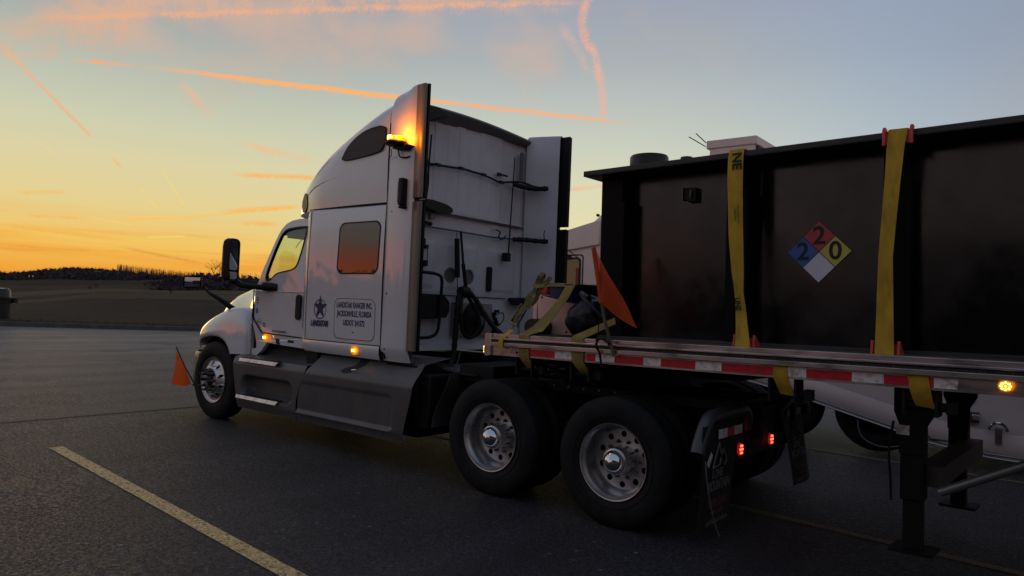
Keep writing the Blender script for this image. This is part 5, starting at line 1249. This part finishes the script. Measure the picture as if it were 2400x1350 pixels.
# lamps
def round_lamp(x, z, rx, rz, n_=8):
    m = MB(); m.lathe([(1.0, 0), (1.0, .010), (.86, .014), (0, .014)], lambda a, b, c: (x + a * rx, -.026 - c, z + b * rz), 28); L_ = m.build('marker_light', AMBL, TL_, local=True)
    m = MB()
    for k in range(n_ + 1):
        a = 2 * math.pi * k / n_; q = 0 if k == n_ else .6
        m.lathe([(0, .022), (.16, .020), (.2, .012)], lambda u, v, w: (x + (q * math.cos(a) + u) * rx, -.026 - w, z + (q * math.sin(a) + v) * rz), 8)
    m.build('led', AMBD, L_, local=True)
    return L_
round_lamp(3.845, -.006, .036, .031)
m = MB(); m.lathe([(1.0, 0), (1.0, .012), (.7, .026), (0, .03)], lambda a, b, c: (-.016 - c * .6, .018 + a * .020, -.018 + b * .036), 18); ML = m.build('marker_light', AMBL, TL_, local=True)
m = MB()
for k in range(4): m.box(-.040, -.030, .008, .022, -.044 + k * .016, -.036 + k * .016)
m.build('led', AMBD, ML, local=True)
# landing gear
for (y, lab) in ((.42, 'near'), (2.0, 'far')):
    m = MB(); m.box(3.235, 3.37, y, y + .13, -.80, -.06); LG = m.build('landing_leg', BLKM, TL_, local=True, bevel=.01)
    m = MB(); m.box(3.25, 3.355, y + .02, y + .11, -1.10, -.80); m.build('inner_leg', mat('dull_leg_steel_' + lab, (.008, .008, .008), .7, 0, 8, .3, spec=.2), LG, local=True)
    m = MB(); m.plate([(3.205, -.07), (3.45, -.07), (3.44, -.24), (3.39, -.33), (3.38, -.50), (3.235, -.50), (3.235, -.32), (3.205, -.24)], [], lambda u, v, w: (u, y - .02 - w, v), 0, .012); m.build('gusset', BLKM, LG, local=True)
    m = MB(); m.box(3.18, 3.43, y - .04, y + .19, -1.125, -1.105); m.build('foot', BLKM, LG, local=True)
m = MB(); m.box(3.22, 3.295, .384, .388, -.385, -.325); m.build('white_label', WHT, TL_, local=True)
m = MB(); m.box(3.32, 3.46, .50, 2.1, -.71, -.58); m.build('cross_brace', mat('dull_brown_steel', (.05, .038, .03), .6), TL_, local=True)
m = MB(); m.tube([(3.46, .40, -.715), (4.3, .50, -.27), (5.4, .65, .3)], .028, 10); m.build('diagonal_brace', mat('galvanised_tube', (.22, .21, .20), .45, .7), TL_, local=True)
m = MB(); m.tube(catmull([(3.21, .36, -.30), (3.19, .34, -.50), (3.20, .34, -.66), (3.20, .36, -.80)], 5), .008, 6); m.build('crank', BLKM, TL_, local=True)

# ============================================================ THE BLACK STEEL TANK
TK2 = thing('steel_tank', 'huge black steel tank with wide top flange chained down on the flatbed', 'tank', MT)
yw = .42; X0, X1 = 1.0, 7.6
m = MB()
m.box(X0, X1, yw, 2.30, .135, 1.48)
m.build('shell', TANK, TK2, local=True)
m = MB(); m.plate([(.90, .15), (X1 + .1, .15), (X1 + .1, 2.45), (.90, 2.45)], [[(1.10, .5), (X1 - .1, .5), (X1 - .1, 2.15), (1.10, 2.15)]], lambda u, v, w: (u, v, w), 1.462, 1.476)
m.plate([(.90, .15), (.90, .165), (X1 + .1, .165), (X1 + .1, .15)], [], lambda u, v, w: (u, v, w), 1.462, 1.507); m.box(.90, .915, .165, 2.45, 1.462, 1.507)
m.build('top_flange', TANKF, TK2, local=True, bevel=.003)
m = MB(); m.box(X0 + .02, X1, .52, 2.2, 1.476, 1.49); m.build('roof_plate', TANKF, TK2, local=True)
ribs = [(1.00, 1.205), (2.10, 2.238), (3.155, 3.296), (4.21, 4.35), (5.26, 5.40), (6.32, 6.46)]
for a, b in ribs:
    m = MB(); m.box(a, b, .28, yw - .001, .15, 1.461); m.box(b - .014, b + .022, .272, .30, .15, 1.25); m.build('rib', TANKR, TK2, local=True, bevel=.003)
m = MB(); m.box(X0, X1, .26, yw, .119, .150).box(X0, X1, .23, .262, .119, .132); m.build('base_skid', mat('scuffed_black_steel', (.028, .027, .028), .45, .2, 5, .2, dirt=(.07, .065, .06), dscale=9, damt=.5), TK2, local=True, bevel=.003)
m = MB(); m.box(1.685, 1.735, yw - .012, yw, 1.235, 1.335).box(1.735, 1.81, yw - .05, yw, 1.215, 1.325); LU = m.build('lifting_lug', BLK, TK2, local=True, bevel=.006)
m = MB(); m.box(1.682, 1.687, yw - .03, yw, 1.235, 1.335)
for dx, dz in ((1.70, 1.31), (1.722, 1.305), (1.70, 1.255), (1.722, 1.25)): m.box(dx - .003, dx + .003, yw - .015, yw - .012, dz - .003, dz + .003)
m.tube([(1.77, yw - .055, 1.235), (1.77, yw - .07, 1.27), (1.77, yw - .055, 1.31)], .008, 6); m.build('lug_plate', STEEL, LU, local=True)
m = MB(); m.lathe([(.21, 0), (.21, .22), (.20, .235), (.185, .235), (.185, .1), (0, .1)], lambda a, b, c: (1.14 + a * .80, .80 + b * .80, 1.49 + c), 40); m.build('manway', mat('bronze_black_steel', (.03, .026, .024), .28, .6), TK2, local=True)
m = MB(); m.lathe([(.02, 0), (.05, 0), (.05, .185), (.03, .19), (0, .19)], lambda a, b, c: (1.50 + a, .80 + b, 1.49 + c), 14); m.build('vent_cap', TANKF, TK2, local=True)
# hazard diamond
PL = MB(); cx, cz, hw, hh = 2.72, .797, .216, .216
fy = lambda u, v, w: (cx + u, yw - w, cz + v)
PL.plate([(hw, 0), (0, hh), (-hw, 0), (0, -hh)], [], fy, .004, .008); PLC = PL.build('hazard_placard', INK, TK2, local=True)
g = .004
def dia(u0, v0, nm, mt, ch=None):
    h = hw / 2 - g
    m = MB(); m.plate([(u0 + h, v0), (u0, v0 + h), (u0 - h, v0), (u0, v0 - h)], [], fy, .008, .0095); q = m.build(nm, mt, PLC, local=True, smooth=0)
    if ch:
        m = MB(); text_mesh(m, ch, .175, lambda u, v, w: fy(u0 + u, v0 + v, w + .0097), bold=.0035, ext=.0006); m.build('digit', INK, PLC, local=True, smooth=0, recalc=False)
dia(0, hh / 2, 'red_square', mat('placard_red', (.42, .045, .06), .5, 0, 5, .06), '2'); dia(-hw / 2, 0, 'blue_square', mat('placard_blue', (.03, .11, .36), .5, 0, 5, .06), '2')
dia(hw / 2, 0, 'yellow_square', mat('placard_yellow', (.50, .46, .08), .5, 0, 5, .06), '0'); dia(0, -hh / 2, 'white_square', mat('placard_white', (.60, .60, .68), .5, 0, 5, .04))

# ============================================================ STRAPS
def strap(name, label, upper, lower, mt, extra=None):
    root = thing(name, label, 'strap', MT, 'yellow tie-down straps')
    if upper:
        m = MB(); m.ribbon(*upper, th=.005); m.build('upper_webbing', mt, root, local=True, smooth=60)
    if lower:
        m = MB(); m.ribbon(*lower, th=.005); m.build('lower_webbing', mt, root, local=True, smooth=60)
    return root
def edge_ribbon(pts):   # list of (xL,zL,xR,zR,y,dy) -> centre, halfwidth
    cs = [((a + c) / 2, y, (b + d) / 2) for a, b, c, d, y, dy in pts]; ws = [((c - a) / 2, dy, (d - b) / 2) for a, b, c, d, y, dy in pts]; return cs, ws
S1 = strap('tie_down_strap', 'twisted yellow strap over the tank between the lifting lug and the diamond placard',
  edge_ribbon([(2.19, 1.52, 2.292, 1.518, 2.2, 0), (2.185, 1.525, 2.292, 1.525, .30, 0), (2.180, 1.520, 2.288, 1.518, .14, 0), (2.176, 1.46, 2.288, 1.455, .125, 0), (2.175, 1.306, 2.288, 1.295, .12, .0), (2.19, 1.10, 2.290, 1.10, .115, .01), (2.205, .90, 2.295, .90, .11, .02), (2.238, .64, 2.303, .66, .105, .025), (2.262, .50, 2.308, .50, .10, .02), (2.275, .40, 2.330, .40, .09, .02), (2.280, .25, 2.360, .25, .08, .01), (2.282, .10, 2.392, .096, .06, 0)]),
  edge_ribbon([(2.575, .02, 2.665, .02, -.008, 0), (2.578, -.06, 2.672, -.06, -.008, 0), (2.59, -.12, 2.685, -.12, .03, 0), (2.60, -.175, 2.695, -.18, .07, 0)]), WEB)
S2 = strap('tie_down_strap', 'flat yellow strap over the tank right of the diamond placard',
  edge_ribbon([(3.215, 1.515, 3.324, 1.513, 2.2, 0), (3.215, 1.517, 3.324, 1.515, .30, 0), (3.215, 1.516, 3.324, 1.513, .14, 0), (3.209, 1.415, 3.308, 1.402, .125, 0), (3.200, 1.20, 3.290, 1.20, .12, .0), (3.188, .98, 3.268, .98, .12, .01), (3.173, .726, 3.249, .726, .115, .012), (3.168, .50, 3.255, .50, .11, .01), (3.162, .30, 3.262, .30, .11, 0), (3.158, .095, 3.267, .092, .10, 0)]),
  edge_ribbon([(3.36, .03, 3.47, .03, -.008, 0), (3.372, -.02, 3.478, -.02, -.008, 0), (3.375, -.06, 3.485, -.065, -.008, 0), (3.385, -.12, 3.49, -.125, .03, 0), (3.40, -.17, 3.50, -.178, .07, 0)]), WEB)
# lettering on the twisted strap
m = MB()
fs = lambda x0, y0, z0, a: (lambda u, v, w: (x0 + u * math.cos(a) - v * math.sin(a), y0 - w, z0 + u * math.sin(a) + v * math.cos(a)))
text_mesh(m, 'NE', .095, fs(2.245, .108, 1.43, R(-90)), bold=.003, ext=.0006); text_mesh(m, 'WLL 5400 LBS', .022, fs(2.270, .098, 1.05, R(-85)), ext=.0005); text_mesh(m, 'KINEDYNE', .018, fs(2.245, .100, 1.05, R(-85)), ext=.0005)
text_mesh(m, 'LINE', .055, fs(2.292, .066, .42, R(-84)), bold=.002, ext=.0005, xs=.8)
m.build('lettering', INK, S1, local=True, smooth=0, recalc=False)
# straps over the cargo at the nose of the deck
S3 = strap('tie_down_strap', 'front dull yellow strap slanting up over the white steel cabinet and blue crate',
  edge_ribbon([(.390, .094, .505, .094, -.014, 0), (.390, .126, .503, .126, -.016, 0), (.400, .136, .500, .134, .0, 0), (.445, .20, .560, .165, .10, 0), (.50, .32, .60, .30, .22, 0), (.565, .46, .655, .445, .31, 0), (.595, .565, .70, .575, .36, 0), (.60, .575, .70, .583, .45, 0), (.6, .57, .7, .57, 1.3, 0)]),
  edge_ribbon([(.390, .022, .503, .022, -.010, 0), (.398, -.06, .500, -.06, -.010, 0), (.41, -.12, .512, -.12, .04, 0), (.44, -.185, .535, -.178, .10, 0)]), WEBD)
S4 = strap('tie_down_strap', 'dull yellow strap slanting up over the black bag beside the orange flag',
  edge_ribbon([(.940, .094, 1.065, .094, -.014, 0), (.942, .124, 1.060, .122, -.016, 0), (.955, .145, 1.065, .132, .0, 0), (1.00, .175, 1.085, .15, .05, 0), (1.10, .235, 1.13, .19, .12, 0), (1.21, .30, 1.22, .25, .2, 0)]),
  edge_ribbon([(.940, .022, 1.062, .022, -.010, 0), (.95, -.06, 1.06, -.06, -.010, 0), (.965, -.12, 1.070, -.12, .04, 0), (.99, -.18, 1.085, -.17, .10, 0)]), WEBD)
# ratchet strap at the very front
RS = thing('ratchet_strap', 'short ratchet strap with steel buckle hooked over the front of the rail', 'strap', MT, 'yellow tie-down straps')
m = MB(); m.ribbon(*edge_ribbon([(.185, .005, .235, .005, -.042, 0), (.182, .06, .232, .06, -.042, 0), (.182, .085, .232, .085, -.036, 0), (.21, .13, .262, .12, .0, .0), (.24, .17, .285, .16, .04, 0)]), th=.006); m.build('short_webbing', WEB, RS, local=True, smooth=60)
ra, rb_ = Vector((.262, .04, .175)), Vector((.345, .12, .385)); dirv = (rb_ - ra).normalized(); sv = Vector((.93, .0, -.36)).normalized(); nv = dirv.cross(sv).normalized()
if nv.y > 0: nv = -nv
def rl(u, v, w): return ra + sv * u + dirv * v + nv * w
m = MB()
m.add([], [])
for s_ in (-.040, .034): m.plate([(0, .045), (.0, .20), (.018, .235), (.030, .20), (.030, .06), (.014, .04)], [], lambda a, b, c: rl(s_ + c, b, a), 0, .006)
m.tube([rl(-.048, .045, .012), rl(.048, .045, .012)], .012, 10)
for v in (.10, .135, .17): m.tube([rl(-.036, v, .018), rl(.036, v, .018)], .006, 8)
m.plate([(-.032, .06), (-.032, .20), (.032, .20), (.032, .06)], [], lambda a, b, c: rl(a, b, c), 0, .008)
m.tube([rl(0, .045, .01), rl(0, -.0, .004)], .006, 8); m.tube([rl(-.02, 0, 0), rl(0, .03, 0), rl(.02, 0, 0)], .005, 6)
m.build('ratchet_buckle', mat('plated_steel', (.22, .21, .19), .4, .7, 30, .5), RS, local=True, smooth=40)
m = MB(); hw_ = sv * .022
m.ribbon([rl(0, v, w) for v, w in ((.06, .01), (.12, .03), (.20, .02), (.25, .0), (.30, .03), (.34, .02), (.38, -.01), (.46, .02), (.52, .035), (.56, .015), (.54, -.01), (.46, -.015), (.38, -.02))], [hw_] * 13, th=.007)
m.ribbon([rl(.03 + .02 * i / 8, .26 + .30 * i / 8, -.02 - .02 * math.sin(i)) for i in range(9)], [hw_] * 9, th=.006)
m.ribbon([rl(.05, .22, .02), rl(.06, .27, .04), rl(.05, .32, .03), rl(.03, .33, 0)], [hw_ * .9] * 4, th=.006)
m.build('slack_webbing', mat('dark_olive_webbing', (.13, .105, .035), .85, 0, 40, .5), RS, local=True, smooth=60)
m = MB(); q = rl(0, 0, .02)
text_mesh(m, 'LINE', .045, lambda u, v, w: rl(0, 0, 0) + dirv * (.485 + u) + sv * (-v) + nv * (.043 + w), bold=.001, ext=.0005, xs=.7); m.build('lettering', INK, RS, local=True, smooth=0, recalc=False)
m = MB(); m.ribbon([(.43, .12, .545), (.50, .25, .57), (.62, .5, .575)], [(.02, 0, -.015)] * 3, th=.006); m.build('long_webbing', WEBD, RS, local=True)

def cprot(x, y, z, up, label, w=.17):
    o = thing('corner_protector', label, 'corner protector', MT, 'red corner protectors under the tank straps')
    for s_ in (-1, 1):
        m = MB()
        xx = x + s_ * w / 2 * .93
        if up:   # on the flange edge
            m.plate([(y + .02, z + .012), (y - .03, z + .02), (y - .045, z), (y - .045, z - .10), (y - .03, z - .10), (y - .02, z - .01)], [], lambda u, v, ww: (xx + ww, u, v), -.009, .009)
        else:
            m.plate([(y + .09, z + .01), (y + .09, z - .01), (y - .03, z - .02), (y - .045, z), (y - .03, z + .10), (y - .015, z + .10)], [], lambda u, v, ww: (xx + ww, u, v), -.009, .009)
        m.build('side_lip', CPRO, o, local=True, bevel=.004)
    m = MB()
    if up: m.box(x - w / 2, x + w / 2, y - .012, y - .007, z - .085, z - .004).box(x - w / 2, x + w / 2, y - .010, y + .03, z - .004, z - .001)
    else: m.box(x - w / 2, x + w / 2, y - .012, y - .006, z, z + .08).box(x - w / 2, x + w / 2, y - .02, y + .08, z - .008, z - .002)
    m.build('plate', CPRO, o, local=True)
cprot(3.27, .155, 1.512, True, 'red plastic corner protector on the top flange of the tank', .165)
cprot(2.325, .135, .108, False, 'red corner protector at the foot of the twisted strap', .15)
cprot(3.215, .145, .108, False, 'red corner protector at the foot of the flat strap', .16)

# ============================================================ CARGO AT THE NOSE
cab_ = thing('steel_cabinet', 'scuffed white steel cabinet strapped at the front of the deck', 'cabinet', MT)
m = MB(); m.plate([(.285, .12), (.70, .12), (.67, .22), (.64, .32), (.66, .41), (.28, .485), (.255, .49)], [], lambda u, v, w: (u, .38 - w, v), -.45, 0); m.build('body', PINKM, cab_, local=True, bevel=.01)
m = MB(); m.box(.215, .26, .38, .80, .12, .45); m.build('side_panel', PINKM, cab_, local=True, bevel=.004)
m = MB(); m.lathe([(0, .008), (.010, .006), (.012, 0)], lambda a, b, c: (.60 + a, .38 - c, .16 + b), 12).lathe([(0, .008), (.010, .006), (.012, 0)], lambda a, b, c: (.315 + a, .38 - c, .465 + b), 12); m.build('bolt', STEEL, cab_, local=True)
cr = thing('blue_crate', 'blue plastic crate on top of the white steel cabinet', 'crate', MT)
m = MB(); m.plate([(.37, .582), (.40, .415), (.42, .40), (.60, .40), (.635, .42), (.645, .582)], [smooth_poly([(.45, .455), (.44, .435), (.47, .425), (.54, .425), (.56, .44), (.55, .455)], 1)], lambda u, v, w: (u, .40 - w, v), -.02, 0)
m.box(.40, .41, .42, .85, .41, .58).box(.61, .635, .42, .85, .41, .58).box(.40, .63, .84, .86, .41, .58).box(.40, .63, .42, .85, .40, .41); m.build('body', BLUEP, cr, local=True, bevel=.006)
m = MB(); m.box(.38, .642, .385, .397, .555, .583).box(.57, .60, .385, .397, .42, .553); m.build('rim', BLUEP, cr, local=True, bevel=.004)
rc_ = thing('red_jug', 'red plastic jug wedged behind the ratchet strap beside the blue crate', 'jug', MT)
m = MB(); m.box(.27, .38, .39, .6, .49, .545).box(.335, .375, .38, .6, .49, .60).tube([(.30, .40, .53), (.33, .40, .57), (.36, .39, .60)], .014, 8); m.build('body', REDP, rc_, local=True, bevel=.012)
gb = thing('grey_box', 'plain grey box standing behind the black bag', 'box', MT)
m = MB(); m.box(.02, .97, 1.2, 1.9, .125, .605); m.build('body', GREYB, gb, local=True, bevel=.01)
m = MB(); m.box(.01, .98, 1.19, 1.91, .606, .62); m.build('lid', GREYB, gb, local=True)
rt = thing('canvas_roll', 'dark canvas roll lying on the deck at the foot of the slanting strap', 'roll', MT)
m = MB(); m.lathe([(0, 0), (.07, 0), (.075, .02), (.075, .5), (0, .5)], lambda a, b, c: (.36 + a * 1.1, .18 + c, .195 + b), 24); m.build('body', mat('dark_canvas', (.045, .035, .02), .85, 0, 9, .3, bump=.4, bscale=20), rt, local=True)
# black bag
bg_ = thing('black_bag', 'bulging black bin bag beside the blue crate', 'bag', MT)
m = MB(); rows = []
for i in range(29):
    ph = math.pi * i / 28; row = []
    for j in range(40):
        th = 2 * math.pi * j / 40; dx, dy, dz = math.sin(ph) * math.cos(th), math.sin(ph) * math.sin(th), math.cos(ph)
        n_ = mnoise.noise(Vector((dx * 2.2, dy * 2.2, dz * 2.2))) * .12 + mnoise.noise(Vector((dx * 6, dy * 6, dz * 6))) * .03 + abs(mnoise.noise(Vector((th * 2.5, ph * 1.0, 3)))) * .05
        r_ = 1 + n_; z = dz * .19 * r_; row.append((.80 + dx * .19 * r_ + (.05 * max(0, dz)), .42 + dy * .20 * r_, max(.122, .285 + z)))
    rows.append(row)
m.grid(rows, True); m.build('body', BAG, bg_, local=True, smooth=70)
m = MB()
for k in range(5): m.tube(catmull([(.86 + k * .012, .36 - k * .02, .44 + .01 * k), (.78 + k * .02, .34 - k * .01, .50 - k * .012), (.82 + k * .03, .30 - k * .01, .47 - k * .02), (.92 + k * .03, .28, .38 - .02 * k), (1.02, .30, .30)], 5), .020 - k * .002, 6)
m.build('knotted_neck', BAG, bg_, local=True, smooth=80)
mt_ = thing('rubber_mat', 'black rubber mat lying under the cargo at the front of the deck', 'mat', MT)
m = MB(); m.box(.42, 1.02, .05, 1.0, .1185, .136); m.build('sheet', BLK, mt_, local=True, bevel=.005)

# ============================================================ FLAGS
fl = thing('warning_flag', 'orange mesh flag on a wooden stick tied to the trailer rail', 'flag', MT, 'orange warning flags')
m = MB(); m.tube([(1.178, -.075, .840), (1.285, -.07, .30), (1.372, -.052, .005)], .0135, 8); m.build('stick', STICK, fl, local=True)
m = MB(); m.tube([(1.176, -.075, .836), (1.262, -.073, .405)], .019, 10); SLV = m.build('flag_sleeve', FLAG, fl, local=True)
cloth = MB(); rows = []
A0, B0, C0 = Vector((1.196, -.08, .822)), Vector((1.283, -.078, .395)), Vector((1.615, -.15, .225))
# mesh cloth: strips of threads with real gaps between
NN = 46
for i in range(NN):
    t = (i + .15) / NN; t2 = (i + .80) / NN
    rowa, rowb = [], []
    for k in range(13):
        u = k / 12
        for t_, r_ in ((t, rowa), (t2, rowb)):
            p = A0.lerp(B0, t_); e = A0.lerp(C0, t_); q = p.lerp(e, u); q = q + Vector((0, -.035 * math.sin(u * 3.0 + t_ * 2) * u - .012 * math.sin(t_ * 9 + u * 5), -.02 * math.sin(u * 3.1) * t_)); 
            r_.append(q)
    cloth.grid([rowa, rowb])
for k in range(0, 26):
    u0, u1 = k / 26, (k + .35) / 26
    ra_, rb2 = [], []
    for i in range(17):
        t_ = i / 16
        for u, r_ in ((u0, ra_), (u1, rb2)):
            p = A0.lerp(B0, t_); e = A0.lerp(C0, t_); q = p.lerp(e, u); q = q + Vector((0, -.035 * math.sin(u * 3.0 + t_ * 2) * u - .012 * math.sin(t_ * 9 + u * 5) - .0012, -.02 * math.sin(u * 3.1) * t_)); r_.append(q)
    cloth.grid([ra_, rb2])
cloth.build('mesh_cloth', FLAG, fl, local=True, smooth=60, recalc=False)
m = MB(); m.tube(catmull([(1.30, -.06, .13), (1.25, -.075, .13), (1.22, -.07, .08), (1.24, -.05, .02), (1.25, -.04, -.06), (1.26, -.03, -.085)], 5), .009, 6).tube(catmull([(1.22, -.07, .12), (1.28, -.09, .135), (1.34, -.08, .11), (1.33, -.06, .09)], 4), .010, 6).tube([(1.235, -.06, .33), (1.228, -.06, .12)], .004, 5); m.build('tie_cord', BLK, fl, local=True)
f2_ = thing('warning_flag', 'small orange flag hanging at the front bumper of the semi truck', 'flag', T(-9.75, 5.0, .4), 'orange warning flags')
m = MB(); m.tube([(-9.56, 5.10, .425), (-9.70, 5.02, .66), (-9.945, 5.0, .93)], .008, 8); m.tube([(-9.50, 5.20, .40), (-9.60, 5.08, .43)], .012, 6); m.build('stick', BLK, f2_)
m = MB(); a_, b_, c_, d_ = Vector((-9.925, 5.0, .90)), Vector((-9.60, 5.085, .44)), Vector((-10.015, 5.0, .415)), Vector((-9.66, 5.03, .375)); rows = []
for i in range(15):
    t = i / 14; L0 = a_.lerp(c_, t); R0 = a_.lerp(b_, t); rows.append([L0.lerp(R0, k / 8) + Vector((0, .025 * math.sin(k * .9 + t * 4) * t, -.035 * math.sin(k / 8 * math.pi) * t)) for k in range(9)])
m.grid(rows); m.build('cloth', FLAG, f2_, smooth=80, recalc=False)

# ============================================================ NEIGHBOURING TRUCK
NB = thing('box_truck', 'white truck with tall sleeper and low slung body parked behind the black tank', 'truck', T(-4, 11.4, 0.02))
NY = 10.2
fN = lambda u, v, w: (u, NY - w, v)
m = MB()
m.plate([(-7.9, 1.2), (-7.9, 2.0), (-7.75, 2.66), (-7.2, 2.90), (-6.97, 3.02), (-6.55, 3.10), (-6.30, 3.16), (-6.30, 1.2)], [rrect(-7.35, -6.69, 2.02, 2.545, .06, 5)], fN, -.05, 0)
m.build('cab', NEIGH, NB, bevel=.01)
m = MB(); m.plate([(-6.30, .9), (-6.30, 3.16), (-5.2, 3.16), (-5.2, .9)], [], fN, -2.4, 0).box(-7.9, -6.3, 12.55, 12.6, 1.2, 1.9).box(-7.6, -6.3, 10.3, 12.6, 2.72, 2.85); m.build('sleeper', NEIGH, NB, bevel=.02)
m = MB(); rows = []
for x, z in ((-7.45, 2.78), (-7.1, 2.98), (-6.80, 3.08), (-6.55, 3.26), (-6.35, 3.42), (-6.0, 3.66), (-5.6, 3.85), (-5.2, 3.95)):
    rows.append([(x, NY + .12, 2.75)] + [(x, NY + .12 + .22 * (1 - math.cos(R(a))), z - .25 + .25 * math.sin(R(a))) for a in range(0, 91, 15)] + [(x, 12.0, z), (x, 12.5, z - .2)])
m.grid(rows); m.build('roof_fairing', NEIGH, NB, smooth=60, recalc=False)
m = MB(); m.plate([(-7.45, 2.79), (-6.98, 3.03), (-6.30, 3.185), (-6.30, 2.77), (-7.0, 2.68), (-7.5, 2.55)], [], fN, 0, .05); m.build('visor_panel', NEIGH, NB, bevel=.015)
m = MB(); m.tube([(-6.42, NY + .10, 3.28), (-6.42, NY + .06, 3.28)], .025, 8); m.build('marker_light', BLK, NB)
m = MB(); m.plate(rrect(-7.42, -6.62, 1.3, 2.62, .05, 3), [rrect(-7.40, -6.64, 1.32, 2.60, .04, 3)], fN, 0, .006); m.build('door_gap', BLK, NB)
m = MB(); m.plate(rrect(-7.40, -6.67, 1.98, 2.57, .07, 5), [rrect(-7.35, -6.70, 2.02, 2.54, .06, 5)], fN, 0, .012).box(-7.1, -6.87, NY - .03, NY - .01, 2.53, 2.62); WN2 = m.build('window_frame', BLK, NB)
m = MB(); m.plate(rrect(-7.37, -6.68, 2.0, 2.55, .06, 5), [], fN, -.02, -.01); m.build('glass', GLASSN, WN2)
m = MB(); m.box(-7.6, -6.7, 10.5, 12.4, 1.9, 2.0).box(-7.3, -7.1, 11.0, 11.5, 1.8, 2.45); m.build('cab_interior', SEAT, NB)
# low body with rising lower edge
prof_ = [(-5.4, 3.05), (-5.4, 1.28), (-4.9, 1.10), (-4.23, .870), (-3.6, .74), (-3.04, .618), (-2.45, .47), (-1.88, .328), (-1.52, .232), (-1.0, .165), (-.64, .135), (1.5, .12), (5, .12), (5, 3.05)]
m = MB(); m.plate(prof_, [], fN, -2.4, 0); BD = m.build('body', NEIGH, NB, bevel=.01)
low = [(p[0], p[1]) for p in prof_[1:13]]
m = MB()
for dz, rr_ in ((.0, .012), (.045, .007)): m.tube(catmull([(x, NY - .015, z + dz) for x, z in low], 3), rr_, 6)
m.build('chrome_strip', mat('dull_chrome', (.35, .34, .33), .25, .9), NB)
m = MB(); rows = []
for x, z in low: rows.append([(x, NY - .004, z + .30), (x, NY - .03, z + .22), (x, NY - .04, z + .12), (x, NY - .02, z + .05)])
m.grid(rows); m.build('lower_skirt', NEIGH, NB, smooth=60)
m = MB(); m.plate(rrect(-1.50, 1.6, .27, 1.05, .05, 4), [rrect(-1.488, 1.588, .282, 1.038, .045, 4)], fN, 0, .03); m.build('locker_seam', INKG, NB)
for x, w_ in ((-1.20, .13), (-1.03, .13)):
    m = MB(); m.box(x - .06, x + w_ - .07, NY - .05, NY - .004, .53, .66); LT_ = m.build('paddle_latch', STEEL, NB, bevel=.01)
    m = MB(); m.box(x - .01, x + .06, NY - .065, NY - .05, .565, .63); m.build('paddle', CHR, LT_, bevel=.005)
m = MB(); m.tube(catmull([(-.78 + .09 * math.cos(R(a)), NY - .06, .47 + .09 * math.sin(R(a))) for a in range(0, 200, 20)], 3), .018, 8).box(-.81, -.74, NY - .07, NY - .004, .32, .50); m.build('locker_handle', CHR, NB)
m = MB(); m.box(-1.20, -1.02, NY - .008, NY - .001, .76, .85); m.build('data_plate', mat('brown_plate', (.20, .12, .08), .5), NB)
m = MB(); m.box(-.55, -.43, NY - .008, NY - .001, .0 + .30, .42).box(.1, .16, NY - .03, NY - .001, .55, .85); m.build('hinge', STEEL, NB)
# roof unit and aerials
m = MB(); m.box(-4.68, -3.97, NY + .52, NY + 1.33, 3.05, 4.30); m.build('roof_unit', NEIGH, NB, bevel=.01)
m = MB(); m.box(-4.73, -3.93, NY + .5, NY + 1.38, 4.30, 4.43); RU = m.build('roof_unit_lid', NEIGH, NB, bevel=.012)
m = MB(); m.box(-3.975, -3.945, NY + .6, NY + 1.3, 4.1, 4.29); m.build('grille', BLK, NB)
m = MB(); m.tube([(-4.74, NY + .5, 4.34), (-5.03, NY + .5, 4.53)], .008, 5); m.build('antenna', BLK, NB)
m = MB(); m.tube([(-4.735, NY + .5, 4.40), (-4.91, NY + .5, 4.57)], .008, 5); m.build('antenna', BLK, NB)
for x in (-4.7, -3.3, -2.1):
    m = MB(); fnn = lambda cx, cz, a: (x + cx, NY + .05 + a, .53 + cz); m.lathe([(.29, .08), (.31, .02), (.42, 0), (.49, .02), (.52, .06), (.52, .24), (.45, .28)], fnn, 40); m.lathe([(0, .10), (.27, .12), (.29, .06)], fnn, 30); m.build('tyre', RUB, NB, smooth=50)
m = MB(); m.tube(catmull([(-2.30, NY - .02, .40), (-2.25, NY - .02, .20), (-2.05, NY - .02, .10), (-1.80, NY - .02, .14), (-1.70, NY - .02, .28)], 6), .012, 6); m.build('hanging_hose', GREYB, NB)
m = MB(); m.box(-8, 5, NY + .5, NY + 2, .5, 1.1); m.build('chassis', BLKM, NB)

# ============================================================ DARK BLOCK SHAPED AS A TRAILER (unseen, added to shade and darken reflections)
PT = thing('shade_trailer', 'dark trailer shape added behind the photographer to block light and darken reflections', 'trailer', T(5, -2.6, 0))
m = MB(); m.box(-2.6, 12, -3.9, -1.4, 1.15, 2.9); m.build('body', mat('shade_trailer_panel', (.03, .028, .03), .6, 0, 2, .2), PT, bevel=.03)
m = MB(); m.box(-2.4, 12, -3.7, -1.6, .95, 1.149); m.build('frame', BLKM, PT)
for y in (-1.9, -3.4):
    m = MB(); m.box(.4, .55, y - .08, y + .08, .06, .95).box(.3, .65, y - .15, y + .15, -.0, .06); m.build('landing_leg', BLKM, PT)
for x in (9.2, 10.5):
    for y in (-1.45, -3.57):
        m = MB(); m.lathe([(.0, .1), (.29, .1), (.31, .02), (.42, 0), (.49, .02), (.505, .06), (.505, .24), (.45, .28), (0, .28)], lambda cx, cz, a: (x + cx, y - a, .43 + cz), 32); m.build('wheel', RUB, PT)
